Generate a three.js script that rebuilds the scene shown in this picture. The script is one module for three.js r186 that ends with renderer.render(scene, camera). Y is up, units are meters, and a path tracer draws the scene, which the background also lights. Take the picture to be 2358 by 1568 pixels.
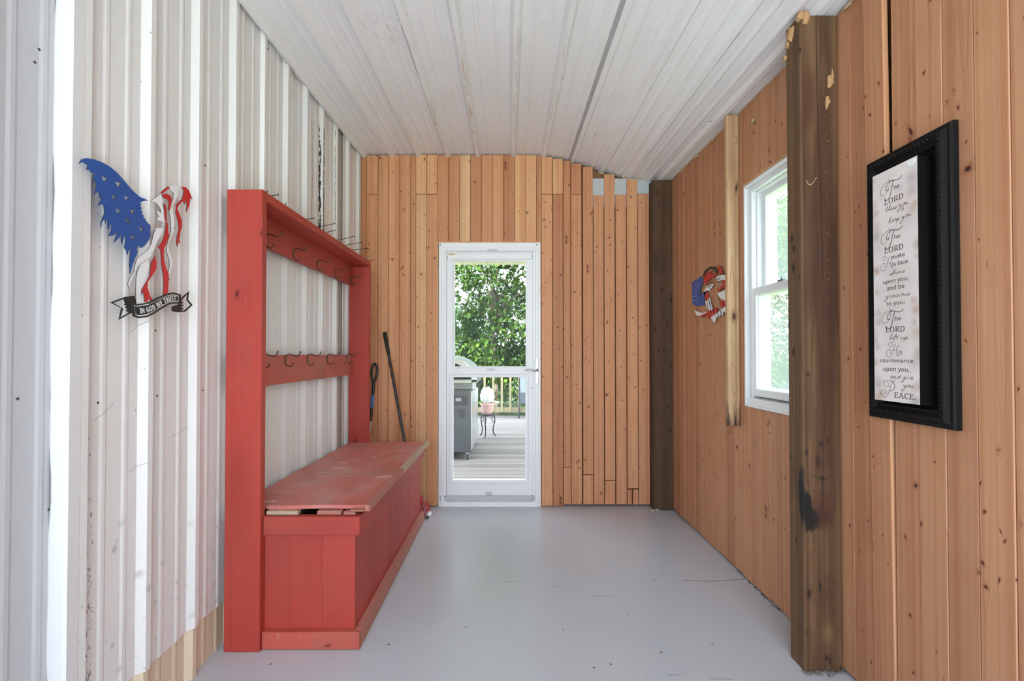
import * as THREE from 'three';
import { mergeGeometries, toCreasedNormals } from 'three/addons/utils/BufferGeometryUtils.js';
import { FontLoader } from 'three/addons/loaders/FontLoader.js';
import { TextGeometry } from 'three/addons/geometries/TextGeometry.js';
import { RectAreaLightUniformsLib } from 'three/addons/lights/RectAreaLightUniformsLib.js';

// ---------------------------------------------------------------- camera, sky, light, exposure
const END = -2.2, SKY = 4.5, SUN = 11, ELEV = 58; // open end of the porch (distance along the view), sky, sun
const scene = new THREE.Scene();
const camera = new THREE.PerspectiveCamera(2 * Math.atan(784 / 1040) * 180 / Math.PI, 2358 / 1568, 0.05, 300);
camera.position.set(0, 1.21, 0);
camera.rotation.x = 0.0125;
camera.setViewOffset(2358, 1568, 8, -19, 2358, 1568);
const renderer = new THREE.WebGLRenderer({ antialias: true });
renderer.toneMapping = THREE.LinearToneMapping;
renderer.toneMappingExposure = 2.6;
renderer.shadowMap.enabled = true;
RectAreaLightUniformsLib.init();
{ // overcast sky, three times brighter overhead than at the horizon
  const W = 64, H = 32, d = new Float32Array(W * H * 4);
  for (let r = 0; r < H; r++) for (let c = 0; c < W; c++) {
    const up = Math.max(0, Math.sin(((r + 0.5) / H - 0.5) * Math.PI)), L = (1 + 2 * up) / 3, o = (r * W + c) * 4;
    d[o] = 0.83 * L; d[o + 1] = 0.98 * L; d[o + 2] = 1.16 * L; d[o + 3] = 1;
  }
  const t = new THREE.DataTexture(d, W, H, THREE.RGBAFormat, THREE.FloatType);
  t.mapping = THREE.EquirectangularReflectionMapping; t.magFilter = THREE.LinearFilter; t.needsUpdate = true;
  scene.background = t; scene.backgroundIntensity = SKY;
  // hazy sun high behind the camera: it falls on the apron and on the floor inside the open end
  const sun = new THREE.DirectionalLight(new THREE.Color().setRGB(0.91, 0.975, 1.06), SUN), el = ELEV * Math.PI / 180;
  sun.position.set(0, 16 * Math.sin(el), 16 * Math.cos(el) - 1); sun.target.position.set(0, 0, -1); scene.add(sun, sun.target);
  sun.castShadow = true; sun.shadow.radius = 6; sun.shadow.mapSize.set(4096, 4096);
  Object.assign(sun.shadow.camera, { left: -12, right: 12, top: 14, bottom: -14, near: 0.5, far: 50 });
}

// ---------------------------------------------------------------- helpers
let seed = 7;
const rnd = () => { seed = (seed + 0x6d2b79f5) | 0; let t = Math.imul(seed ^ (seed >>> 15), 1 | seed); t = (t + Math.imul(t ^ (t >>> 7), 61 | t)) ^ t; return ((t ^ (t >>> 14)) >>> 0) / 4294967296; };
const rr = (a, b) => a + (b - a) * rnd();
const pick = (a) => a[Math.floor(rnd() * a.length)];
const used = new Map();
const numbered = (n) => { const k = used.get(n) ?? 0; used.set(n, k + 1); return k ? n + '_' + String(k).padStart(3, '0') : n; };
function rootBase(o) { while (o && !o.isScene) { if (o.base) return o.base; o = o.parent; } return null; }
function part(name, geo, mat, parent, label) { // geometry in room coordinates, moved to the thing's base
  const b = rootBase(parent);
  if (b) geo.translate(-b[0], -b[1], -b[2]);
  const m = new THREE.Mesh(geo, mat); m.name = name; m.castShadow = m.receiveShadow = true;
  if (label) m.userData.label = label;
  parent.add(m); return m;
}
function thing(name, label, category, base, group) {
  const g = new THREE.Group(); g.name = numbered(name); g.base = base; g.position.set(...base);
  g.userData = { label, category }; if (group) g.userData.group = group;
  scene.add(g); return g;
}
function struct(name, label, category, base = [0, 0, 0]) {
  const g = new THREE.Group(); g.name = numbered(name); g.base = base; g.position.set(...base);
  g.userData = { kind: 'structure', label, category }; scene.add(g); return g;
}
// uv in metres, v along the grain
function grainUV(geo, grain = 'y', du = 0, dv = 0) {
  const g = geo.index ? geo.toNonIndexed() : geo, p = g.attributes.position, uv = new Float32Array(p.count * 2);
  const gi = 'xyz'.indexOf(grain), [ai, bi] = [0, 1, 2].filter((i) => i !== gi);
  const A = new THREE.Vector3(), B = new THREE.Vector3(), C = new THREE.Vector3();
  for (let i = 0; i < p.count; i += 3) {
    A.fromBufferAttribute(p, i); B.fromBufferAttribute(p, i + 1); C.fromBufferAttribute(p, i + 2);
    const n = B.clone().sub(A).cross(C.clone().sub(A)).toArray().map(Math.abs);
    const f = n[gi] > n[ai] && n[gi] > n[bi] ? [ai, bi] : n[ai] > n[bi] ? [bi, gi] : [ai, gi];
    [A, B, C].forEach((v, k) => { const q = v.toArray(); uv[(i + k) * 2] = q[f[0]] + du; uv[(i + k) * 2 + 1] = q[f[1]] + dv; });
  }
  g.setAttribute('uv', new THREE.BufferAttribute(uv, 2)); return g;
}
// chamfered box given by its extents in x, y and distance d from the camera wall (z = -d)
function bx(x0, x1, y0, y1, d0, d1, b = 0.002, grain = 'y') {
  const w = x1 - x0, h = y1 - y0, t = d1 - d0; b = Math.min(b, w / 3, h / 3, t / 3);
  let g;
  if (b <= 0) g = new THREE.BoxGeometry(w, h, t).toNonIndexed();
  else {
    const s = new THREE.Shape([[-w / 2 + b, -h / 2 + b], [w / 2 - b, -h / 2 + b], [w / 2 - b, h / 2 - b], [-w / 2 + b, h / 2 - b]].map((q) => new THREE.Vector2(...q)));
    g = new THREE.ExtrudeGeometry(s, { depth: t - 2 * b, bevelEnabled: true, bevelSize: b, bevelThickness: b, bevelSegments: 1 });
    g.translate(0, 0, -(t - 2 * b) / 2); g.clearGroups();
  }
  g.translate((x0 + x1) / 2, (y0 + y1) / 2, -(d0 + d1) / 2);
  return grainUV(g, grain, rnd() * 3, rnd() * 3);
}
const merge = (list) => mergeGeometries(list.map((g) => { const n = g.index ? g.toNonIndexed() : g; for (const k of Object.keys(n.attributes)) if (!['position', 'normal', 'uv'].includes(k)) n.deleteAttribute(k); n.clearGroups?.(); return n; }));
function tube(pts, r, seg = 16, rad = 8, closed = false) {
  return new THREE.TubeGeometry(new THREE.CatmullRomCurve3(pts.map((p) => new THREE.Vector3(...p)), closed), seg, r, rad, closed);
}
function bar(a, b, r, r2 = r, n = 8) { // round bar between two points
  const A = new THREE.Vector3(...a), B = new THREE.Vector3(...b), g = new THREE.CylinderGeometry(r2, r, A.distanceTo(B), n);
  g.applyQuaternion(new THREE.Quaternion().setFromUnitVectors(new THREE.Vector3(0, 1, 0), B.clone().sub(A).normalize()));
  g.translate(...A.add(B).multiplyScalar(0.5).toArray()); return g;
}
// a strip of quads between rows of points; uvs as given by f(point)
function sheet(rows, uvOf) {
  const pos = [], uv = [];
  for (let i = 0; i + 1 < rows.length; i++) for (let j = 0; j + 1 < rows[i].length; j++) {
    const [a, b, c, d] = [rows[i][j], rows[i][j + 1], rows[i + 1][j + 1], rows[i + 1][j]];
    for (const q of [a, b, c, a, c, d]) { pos.push(...q); uv.push(...uvOf(q)); }
  }
  const g = new THREE.BufferGeometry();
  g.setAttribute('position', new THREE.Float32BufferAttribute(pos, 3)); g.setAttribute('uv', new THREE.Float32BufferAttribute(uv, 2));
  g.computeVertexNormals(); return g;
}
// mitred frame in the xy plane; profile is a list of [inset from the outer edge, height]
function mitred(x0, x1, y0, y1, profile) {
  const loops = profile.map(([o, h]) => [[x0 + o, y0 + o, h], [x1 - o, y0 + o, h], [x1 - o, y1 - o, h], [x0 + o, y1 - o, h], [x0 + o, y0 + o, h]]);
  return grainUV(sheet(loops.map((l) => l.slice().reverse()), (q) => [q[0], q[1]]), 'y');
}
const canvas = (w, h) => { const c = document.createElement('canvas'); c.width = w; c.height = h; return [c, c.getContext('2d')]; };
function texture(c, w, h, ox = 0, oy = 0, srgb = true) { // w and h: metres that the picture covers
  const t = new THREE.CanvasTexture(c); t.colorSpace = srgb ? THREE.SRGBColorSpace : THREE.NoColorSpace;
  t.wrapS = t.wrapT = THREE.RepeatWrapping; t.repeat.set(1 / w, 1 / h); t.offset.set(-ox / w, -oy / h); return t;
}
const std = (o) => new THREE.MeshStandardMaterial({ roughness: 0.6, ...o });
const phys = (o) => new THREE.MeshPhysicalMaterial({ roughness: 0.6, ...o });
const speckle = (g, w, h, n, color, r0, r1) => { g.fillStyle = color; for (let i = 0; i < n; i++) { g.beginPath(); g.ellipse(rnd() * w, rnd() * h, rr(r0, r1), rr(r0, r1), 0, 0, 7); g.fill(); } };
function mottle(g, w, h, n, colors, r0, r1, a) { for (let i = 0; i < n; i++) { const x = rnd() * w, y = rnd() * h, r = rr(r0, r1), q = g.createRadialGradient(x, y, 0, x, y, r); const c = pick(colors); q.addColorStop(0, `rgba(${c},${a})`); q.addColorStop(1, `rgba(${c},0)`); g.fillStyle = q; g.fillRect(x - r, y - r, 2 * r, 2 * r); } }

// ---------------------------------------------------------------- timber
function knot(g, x, y, rx, ry, turn, dark = '58,30,18', halo = '140,78,48') {
  g.save(); g.translate(x, y); g.rotate(turn); g.scale(rx, ry);
  let q = g.createRadialGradient(0, 0, 0, 0, 0, 2.6); q.addColorStop(0, `rgba(${halo},.75)`); q.addColorStop(0.5, `rgba(${halo},.35)`); q.addColorStop(1, `rgba(${halo},0)`);
  g.fillStyle = q; g.fillRect(-3, -3, 6, 6);
  q = g.createRadialGradient(0, 0, 0, 0, 0, 1); q.addColorStop(0, `rgba(${dark},.98)`); q.addColorStop(0.7, `rgba(${dark},.85)`); q.addColorStop(1, `rgba(${dark},0)`);
  g.fillStyle = q; g.fillRect(-1, -1, 2, 2); g.restore();
}
function pine(base, streak, knots, halo) { // 0.18 m by 2.9 m of sawn softwood
  const W = 256, H = 2048, [c, g] = canvas(W, H);
  g.fillStyle = base; g.fillRect(0, 0, W, H);
  for (let i = 0; i < 26; i++) { g.fillStyle = `rgba(${pick(streak)},${rr(0.05, 0.16)})`; const x = rnd() * W, w = rr(6, 40); g.fillRect(x, 0, w, H); }
  for (let i = 0; i < 420; i++) { // fine grain
    const x = rnd() * W, y = rr(-400, H), l = rr(250, 1400), a = rr(0.04, 0.16);
    g.strokeStyle = `rgba(${pick(streak)},${a})`; g.lineWidth = rr(0.5, 2.2); g.beginPath(); g.moveTo(x, y); g.bezierCurveTo(x + rr(-4, 4), y + l / 3, x + rr(-5, 5), y + l * 0.66, x + rr(-4, 4), y + l); g.stroke();
  }
  for (let k = 0; k < 5; k++) { // cathedral figure
    const x = rr(40, 216), y = rr(0, H), up = rnd() < 0.5 ? 1 : -1;
    for (let j = 1; j < 7; j++) { const w = 5 * j + rr(-2, 2), l = 70 * j + rr(0, 40); g.strokeStyle = `rgba(${streak[0]},${rr(0.12, 0.28)})`; g.lineWidth = rr(1, 2.4); g.beginPath(); g.moveTo(x - w, y + up * l); g.bezierCurveTo(x - w * 0.7, y - up * 20, x + w * 0.7, y - up * 20, x + w, y + up * l); g.stroke(); }
  }
  mottle(g, W, H, 60, streak, 30, 120, 0.07);
  for (let i = 0; i < knots; i++) { const big = rnd() < 0.1; const x = rr(8, W - 8), y = rr(8, H - 8), a = rr(-1.1, 1.1), s = big ? rr(5, 8) : rr(2, 4.4); knot(g, x, y, s * rr(1.2, 2), s * rr(0.6, 0.9), a, '74,42,28', halo); for (let j = 0; j < 5; j++) { g.strokeStyle = `rgba(92,52,34,${rr(0.1, 0.4)})`; g.lineWidth = rr(0.8, 2.4); g.beginPath(); g.moveTo(x, y); g.lineTo(x + s * rr(-3.2, 3.2), y + s * rr(-2.4, 2.4)); g.stroke(); } }
  for (let i = 0; i < 8; i++) { const x = rr(20, W - 20), y = rr(20, H - 20), s = rr(-1, 1); for (let j = 0; j < 14; j++) { g.strokeStyle = `rgba(150,86,54,${rr(0.08, 0.3)})`; g.lineWidth = rr(1, 4); g.beginPath(); g.moveTo(x + rr(-4, 4), y + rr(-4, 4)); g.lineTo(x + s * rr(4, 22) + rr(-3, 3), y + rr(-14, 14)); g.stroke(); } } // ragged feathering round buried branches
  return texture(c, 0.18, 2.9);
}
const pineMaps = [0, 1, 2, 3].map((i) => pine('#e4bd96', ['176,112,70', '160,96,60', '246,214,172', '190,130,88'], [26, 32, 20, 28][i], '168,104,70'));
const rgb = (r, g, b) => new THREE.Color().setRGB(r, g, b);
const tones = { q: [0.69, 0.52, 0.455], r: [0.62, 0.455, 0.39], s: [0.73, 0.56, 0.49], t: [0.56, 0.39, 0.32], m: [0.85, 0.625, 0.515], n: [0.90, 0.68, 0.56], d: [0.71, 0.48, 0.38], e: [0.78, 0.56, 0.455], l: [0.98, 0.80, 0.655], p: [1.0, 0.95, 0.84] };
const pineMat = {};
for (const [k, c] of Object.entries(tones)) pineMat[k] = pineMaps.map((map) => std({ map, color: rgb(...c), roughness: 0.62, bumpMap: map, bumpScale: 0.0006 }));
const pineOf = (tone) => pick(pineMat[tone]);
const sawnWood = std({ map: pineMaps[2], color: rgb(0.55, 0.44, 0.35), roughness: 0.9 }); // plain sawn framing
const EAGLE = {
  blue: [1.2044,1.7211,1.213,1.7367,1.2263,1.7457,1.2486,1.7522,1.2736,1.7547,1.2997,1.7524,1.3229,1.7449,1.343,1.7338,1.3637,1.7206,1.3851,1.7088,1.407,1.7021,1.4296,1.7025,1.4388,1.702,1.4206,1.6946,1.4063,1.6854,1.4117,1.6799,1.4065,1.6738,1.4141,1.6697,1.4084,1.6623,1.4165,1.6594,1.413,1.651,1.4211,1.648,1.419,1.6399,1.4281,1.6408,1.4277,1.6333,1.435,1.6325,1.4397,1.6276,1.4467,1.627,1.4492,1.6172,1.4475,1.6054,1.4495,1.5909,1.4404,1.5736,1.4268,1.5554,1.4134,1.5441,1.4068,1.544,1.4089,1.5511,1.401,1.5473,1.3959,1.5363,1.3995,1.527,1.3919,1.5109,1.3835,1.4912,1.3761,1.4683,1.3725,1.4542,1.3692,1.4812,1.3706,1.5098,1.3736,1.5326,1.3662,1.5248,1.361,1.5095,1.3571,1.5245,1.3504,1.5299,1.3555,1.5522,1.3519,1.5723,1.3434,1.5387,1.3392,1.5515,1.341,1.5676,1.3351,1.5592,1.3254,1.548,1.3146,1.5357,1.3214,1.5538,1.3282,1.5749,1.3174,1.5613,1.3078,1.5544,1.2976,1.552,1.305,1.5665,1.3074,1.5868,1.3017,1.5859,1.2981,1.5713,1.2936,1.5718,1.2947,1.6023,1.2903,1.5943,1.2868,1.5832,1.2847,1.5969,1.2757,1.585,1.2723,1.5675,1.2728,1.5841,1.2791,1.6026,1.2863,1.6198,1.2917,1.6349,1.2834,1.6139,1.2806,1.6356,1.2715,1.6332,1.2625,1.6279,1.2678,1.6386,1.2741,1.6533,1.2676,1.65,1.2631,1.6691,1.2568,1.6609,1.2491,1.6543,1.2532,1.6662,1.2565,1.6831,1.2528,1.6992,1.2477,1.6852,1.2465,1.6961,1.2508,1.7147,1.2387,1.7108,1.2403,1.7173,1.2267,1.7146,1.2309,1.7285,1.2232,1.7284,1.2214,1.7321,1.2131,1.7286],
  red_a: [1.4877,1.743,1.5011,1.7603,1.5213,1.7776,1.5287,1.7764,1.5122,1.7613,1.4952,1.7434],
  red_b: [1.4937,1.7413,1.5114,1.7503,1.5295,1.7509,1.5375,1.7417,1.5356,1.7251,1.5306,1.7055,1.5213,1.6966,1.5246,1.7214,1.5193,1.7327,1.5004,1.7328],
  red_c: [1.5832,1.8007,1.6031,1.806,1.6207,1.7999,1.6297,1.7863,1.6376,1.7742,1.6269,1.7768,1.6213,1.7454,1.6071,1.7178,1.6097,1.7416,1.6065,1.7647,1.5981,1.7419,1.594,1.7538,1.5839,1.7462,1.5712,1.7322,1.5637,1.7175,1.5716,1.7045,1.5847,1.684,1.5877,1.6643,1.5796,1.6415,1.5744,1.6115,1.5785,1.597,1.5701,1.6055,1.5665,1.5831,1.5609,1.5959,1.5633,1.6208,1.5712,1.6474,1.5681,1.6709,1.5568,1.6999,1.5592,1.729,1.57,1.7415,1.5866,1.7587,1.592,1.7771,1.5935,1.7901],
  white_a: [1.5213,1.7776,1.5422,1.7906,1.5693,1.7996,1.5832,1.7995,1.565,1.7886,1.5697,1.7691,1.5617,1.746,1.5442,1.72,1.5471,1.7008,1.5545,1.6669,1.5522,1.634,1.5314,1.5966,1.526,1.5715,1.5357,1.5499,1.5481,1.5367,1.5468,1.5124,1.5365,1.4865,1.5334,1.4772,1.5373,1.4636,1.5282,1.4763,1.5261,1.4827,1.5341,1.5099,1.5327,1.5334,1.5231,1.5511,1.5198,1.57,1.5277,1.5996,1.5405,1.6308,1.5374,1.6698,1.5302,1.6915,1.5341,1.7166,1.5471,1.745,1.5495,1.7652,1.5319,1.7708],
  red_d: [1.5016,1.7137,1.5119,1.7093,1.5147,1.6866,1.5136,1.6549,1.5208,1.6523,1.5211,1.6334,1.5265,1.6112,1.5145,1.5845,1.5045,1.5641,1.505,1.5276,1.5155,1.4984,1.5266,1.4839,1.5264,1.4531,1.5238,1.4157,1.5024,1.4081,1.505,1.4419,1.5021,1.4726,1.4941,1.5098,1.49,1.5584,1.4787,1.5595,1.4957,1.5837,1.5055,1.6057,1.5103,1.6304,1.5127,1.6467,1.5063,1.6683,1.5039,1.6911],
  red_e: [1.4669,1.5309,1.4735,1.5114,1.4723,1.4902,1.4558,1.4645,1.4397,1.443,1.4376,1.4241,1.4472,1.3994,1.4592,1.3851,1.4522,1.3813,1.4436,1.3907,1.4382,1.3766,1.4268,1.3753,1.4219,1.41,1.4153,1.3952,1.4151,1.4134,1.4284,1.4338,1.4442,1.4587,1.4485,1.4857,1.4515,1.505],
  white_b: [1.473,1.6238,1.5037,1.6325,1.4989,1.6117,1.4794,1.5835,1.4676,1.5539,1.4537,1.5243,1.4163,1.4978,1.3979,1.4796,1.3933,1.4643,1.3807,1.4442,1.3725,1.4215,1.3722,1.4091,1.3666,1.4241,1.3735,1.443,1.3881,1.4634,1.3922,1.4857,1.3993,1.506,1.4182,1.5239,1.4408,1.5439,1.4546,1.5659,1.4618,1.5942],
  white_c: [1.4141,1.4937,1.4411,1.5141,1.4468,1.5059,1.4439,1.481,1.4372,1.4575,1.4215,1.4346,1.4115,1.4129,1.4136,1.3877,1.4264,1.3745,1.398,1.3695,1.3967,1.4036,1.3971,1.4433,1.402,1.4696],
  white_d: [1.4472,1.7041,1.467,1.7192,1.4888,1.7415,1.4954,1.7302,1.4977,1.7046,1.5123,1.6741,1.5178,1.6502,1.4974,1.6501,1.4717,1.6521,1.4833,1.6644,1.4699,1.6783,1.4821,1.6795,1.493,1.679,1.4879,1.6936,1.473,1.7041,1.4585,1.7045],
  banner: [1.3745,1.3657,1.3894,1.3649,1.398,1.3651,1.4382,1.3759,1.4759,1.3955,1.5156,1.4142,1.5468,1.4232,1.5824,1.4203,1.5811,1.3863,1.5635,1.3863,1.5315,1.3807,1.4911,1.3589,1.4621,1.3409,1.4342,1.3281,1.4029,1.3226,1.3813,1.3266],
  slot: [1.383,1.3617,1.3981,1.3612,1.4406,1.3717,1.4784,1.3905,1.5167,1.4085,1.5469,1.4172,1.5741,1.4152,1.5727,1.3914,1.5623,1.3918,1.5294,1.3856,1.489,1.3637,1.4602,1.3456,1.4333,1.3332,1.4037,1.3277,1.3898,1.3309],
  slot_in: [1.3873,1.3579,1.399,1.3577,1.442,1.3678,1.4809,1.3866,1.5177,1.4039,1.547,1.4124,1.5686,1.4108,1.5677,1.3957,1.5612,1.3957,1.5262,1.3896,1.486,1.3676,1.4582,1.3496,1.4314,1.3371,1.4046,1.3318,1.3932,1.3344],
  tail_a: [1.3053,1.3606,1.3555,1.3828,1.389,1.391,1.3967,1.3639,1.3809,1.3614,1.382,1.3373,1.3686,1.3318,1.3343,1.3123,1.343,1.3476],
  tail_a_hole: [1.3149,1.36,1.3507,1.3763,1.3558,1.3629,1.3526,1.3583,1.3616,1.3565,1.356,1.3503,1.3651,1.3477,1.3593,1.3422,1.3698,1.3369,1.339,1.3185,1.3487,1.3468],
  tail_b: [1.5437,1.3729,1.5772,1.3858,1.5826,1.4048,1.6264,1.4371,1.6209,1.4074,1.6442,1.3903,1.6086,1.3623,1.5748,1.3567,1.545,1.3575],
  tail_b_hole: [1.5921,1.4035,1.6194,1.4278,1.6139,1.4053,1.6353,1.3893,1.6051,1.367,1.5887,1.3646,1.6005,1.3731,1.5857,1.3749,1.6015,1.384,1.5856,1.3868,1.5991,1.3936,1.5877,1.3972],
  stars: [1.2807,1.7102,1.3261,1.7127,1.3122,1.6689,1.3551,1.6814,1.3271,1.6334,1.3781,1.6479,1.3617,1.6138,1.4114,1.6036,1.3796,1.5683],
};
const EAGLE_HEAD = {
  blue: [3.1238,1.7101,2.9751,1.7226,2.9436,1.7068,2.9477,1.6739,2.9855,1.6476,2.99,1.598,2.9392,1.6169,2.894,1.6138,2.9214,1.5828,2.9275,1.5281,3.0352,1.5341,3.1153,1.557],
  outline: [2.9508,1.724,2.9192,1.7525,2.8482,1.764,2.7726,1.7493,2.7279,1.717,2.7473,1.7005,2.7762,1.7252,2.8398,1.7508,2.8959,1.7427,2.9325,1.7129],
  red_a: [2.9381,1.7027,2.9105,1.7249,2.8434,1.733,2.8064,1.7049,2.744,1.7058,2.7701,1.6925,2.8371,1.6873,2.8969,1.6659,2.9421,1.6794],
  red_b: [2.7276,1.7413,2.7087,1.745,2.6902,1.7282,2.6692,1.6938,2.7063,1.6858,2.7311,1.7153],
  white_a: [2.7605,1.6804,2.6969,1.6893,2.6484,1.6756,2.6045,1.6552,2.6193,1.6364,2.6789,1.6534,2.7099,1.6453,2.7574,1.6642],
  white_b: [2.9263,1.627,2.8936,1.6458,2.8104,1.6523,2.7906,1.6341,2.8241,1.6377,2.8074,1.6245,2.8448,1.6254,2.838,1.6136,2.8939,1.62,2.9374,1.6166],
  red_c: [2.6713,1.6521,2.6048,1.6327,2.6054,1.5904,2.6568,1.6051,2.7184,1.5951,2.7613,1.6102,2.7103,1.6109,2.6793,1.6208],
  white_c: [2.7504,1.5818,2.657,1.5879,2.5984,1.5697,2.6062,1.5214,2.6577,1.529,2.7111,1.5486],
  red_d: [2.7114,1.5266,2.6577,1.5276,2.6063,1.5186,2.6358,1.4893,2.6657,1.4961,2.6932,1.4881],
  red_e: [2.9264,1.6135,2.8764,1.6043,2.8506,1.5738,2.8948,1.552,2.9232,1.583],
  white_d: [2.9218,1.5512,2.8627,1.5753,2.8455,1.5692,2.8322,1.5331,2.809,1.4924,2.8517,1.4813,2.8953,1.5074],
  red_f: [2.9917,1.4574,2.941,1.4739,2.878,1.476,2.8568,1.4911,2.8092,1.4773,2.7923,1.4983,2.7515,1.4956,2.7438,1.4696,2.8231,1.448,2.8698,1.4326,2.8783,1.4543,2.9229,1.4581,2.9691,1.4523],
  white_e: [3.0893,1.5123,2.9687,1.4828,2.8691,1.483,2.941,1.4723,2.9878,1.4684,3.0458,1.4701],
  white_f: [2.8435,1.4482,2.7928,1.4568,2.7278,1.4695,2.6582,1.4902,2.614,1.4799,2.6437,1.4544,2.6661,1.4636,2.6786,1.4359,2.7092,1.4494,2.7204,1.4306,2.7521,1.4421,2.7852,1.3997,2.8183,1.4248],
};
const HEAD_LINES = [2.9024,1.655,2.8069,1.6632,2.876,1.6346,2.8274,1.6428,2.7606,1.6654,2.7065,1.6668,2.7415,1.6504,2.6759,1.6486,2.8894,1.5552,2.8707,1.4948,2.8628,1.566,2.831,1.4908,2.7957,1.4911,2.7731,1.4498,2.747,1.4699,2.7204,1.4364,2.7089,1.4765,2.6877,1.4424,2.9542,1.4559,2.8781,1.4698,2.7456,1.5789,2.7082,1.5321,2.7602,1.7005,2.7406,1.7193,2.7094,1.6863,2.6602,1.6892,2.9374,1.6127,2.9087,1.5812,2.84,1.7301,2.7894,1.7261,2.7263,1.5948,2.6765,1.6008,2.6775,1.5227,2.6597,1.4918,2.8573,1.4509,2.8176,1.4781];

// ---------------------------------------------------------------- floor
const floor = struct('floor', 'grey painted concrete floor with a soft sheen', 'floor');
{
  const W = 1536, H = 1536, [c, g] = canvas(W, H), x0 = -1.35, w = 2.8, h = 2.6, d0 = 1.1; // picture covers x0..x0+w and d0..d0+h
  const P = (x, d) => [(x - x0) / w * W, (d - d0) / h * H];
  g.fillStyle = '#bdc0c6'; g.fillRect(0, 0, W, H);
  mottle(g, W, H, 90, ['200,203,208', '174,177,182', '188,190,194'], 40, 160, 0.10);
  speckle(g, W, H, 160, 'rgba(140,142,146,.35)', 0.8, 2.2); speckle(g, W, H, 90, 'rgba(214,216,220,.4)', 0.8, 2);
  for (const [x, d] of [[0.04, 2.96], [0.23, 3.27], [0.24, 2.37], [0.56, 2.12], [0.24, 2.0], [0.33, 1.76], [0.40, 1.78], [-0.19, 2.02], [0.85, 1.9], [0.62, 1.85], [-0.05, 3.36], [-0.5, 1.9], [-0.93, 1.78], [0.78, 2.44]]) { g.fillStyle = 'rgba(52,52,54,.85)'; g.beginPath(); g.ellipse(...P(x, d), rr(1.4, 2.6), rr(1.8, 3.4), rr(0, 3), 0, 7); g.fill(); }
  for (const [x, d, l] of [[0.42, 2.28, 60], [0.6, 1.72, 30], [-0.02, 2.42, 36], [0.75, 1.7, 50]]) { g.strokeStyle = 'rgba(120,120,122,.35)'; g.lineWidth = 4; const [px, py] = P(x, d); g.beginPath(); g.moveTo(px, py); g.lineTo(px + l, py + rr(-5, 5)); g.stroke(); }
  g.strokeStyle = 'rgba(60,58,56,.8)'; g.lineWidth = 2; g.beginPath(); g.moveTo(...P(0.93, 2.43)); g.lineTo(...P(1.1, 2.425)); g.lineTo(...P(1.28, 2.45)); g.stroke();
  for (let i = 0; i < 70; i++) { const d = rr(2.15, 2.55); g.fillStyle = `rgba(${pick(['70,64,56', '100,96,88'])},${rr(0.15, 0.5)})`; g.beginPath(); g.ellipse(...P(1.285 - 0.022 * rnd() * rnd(), d), rr(1, 3.5), rr(1.5, 7), 0, 0, 7); g.fill(); } // dirt along the boards
  const map = texture(c, w, h, x0, -(d0 + h)); map.wrapS = map.wrapT = THREE.ClampToEdgeWrapping;
  const m = phys({ map, roughness: 0.22, specularIntensity: 1, bumpMap: null });
  const s = bx(-1.42, 1.44, -0.3, 0, END, 3.74, 0);
  const p = s.attributes.position, uv = s.attributes.uv; for (let i = 0; i < p.count; i++) uv.setXY(i, p.getX(i), p.getZ(i));
  part('slab', s, m, floor);
}

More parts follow.
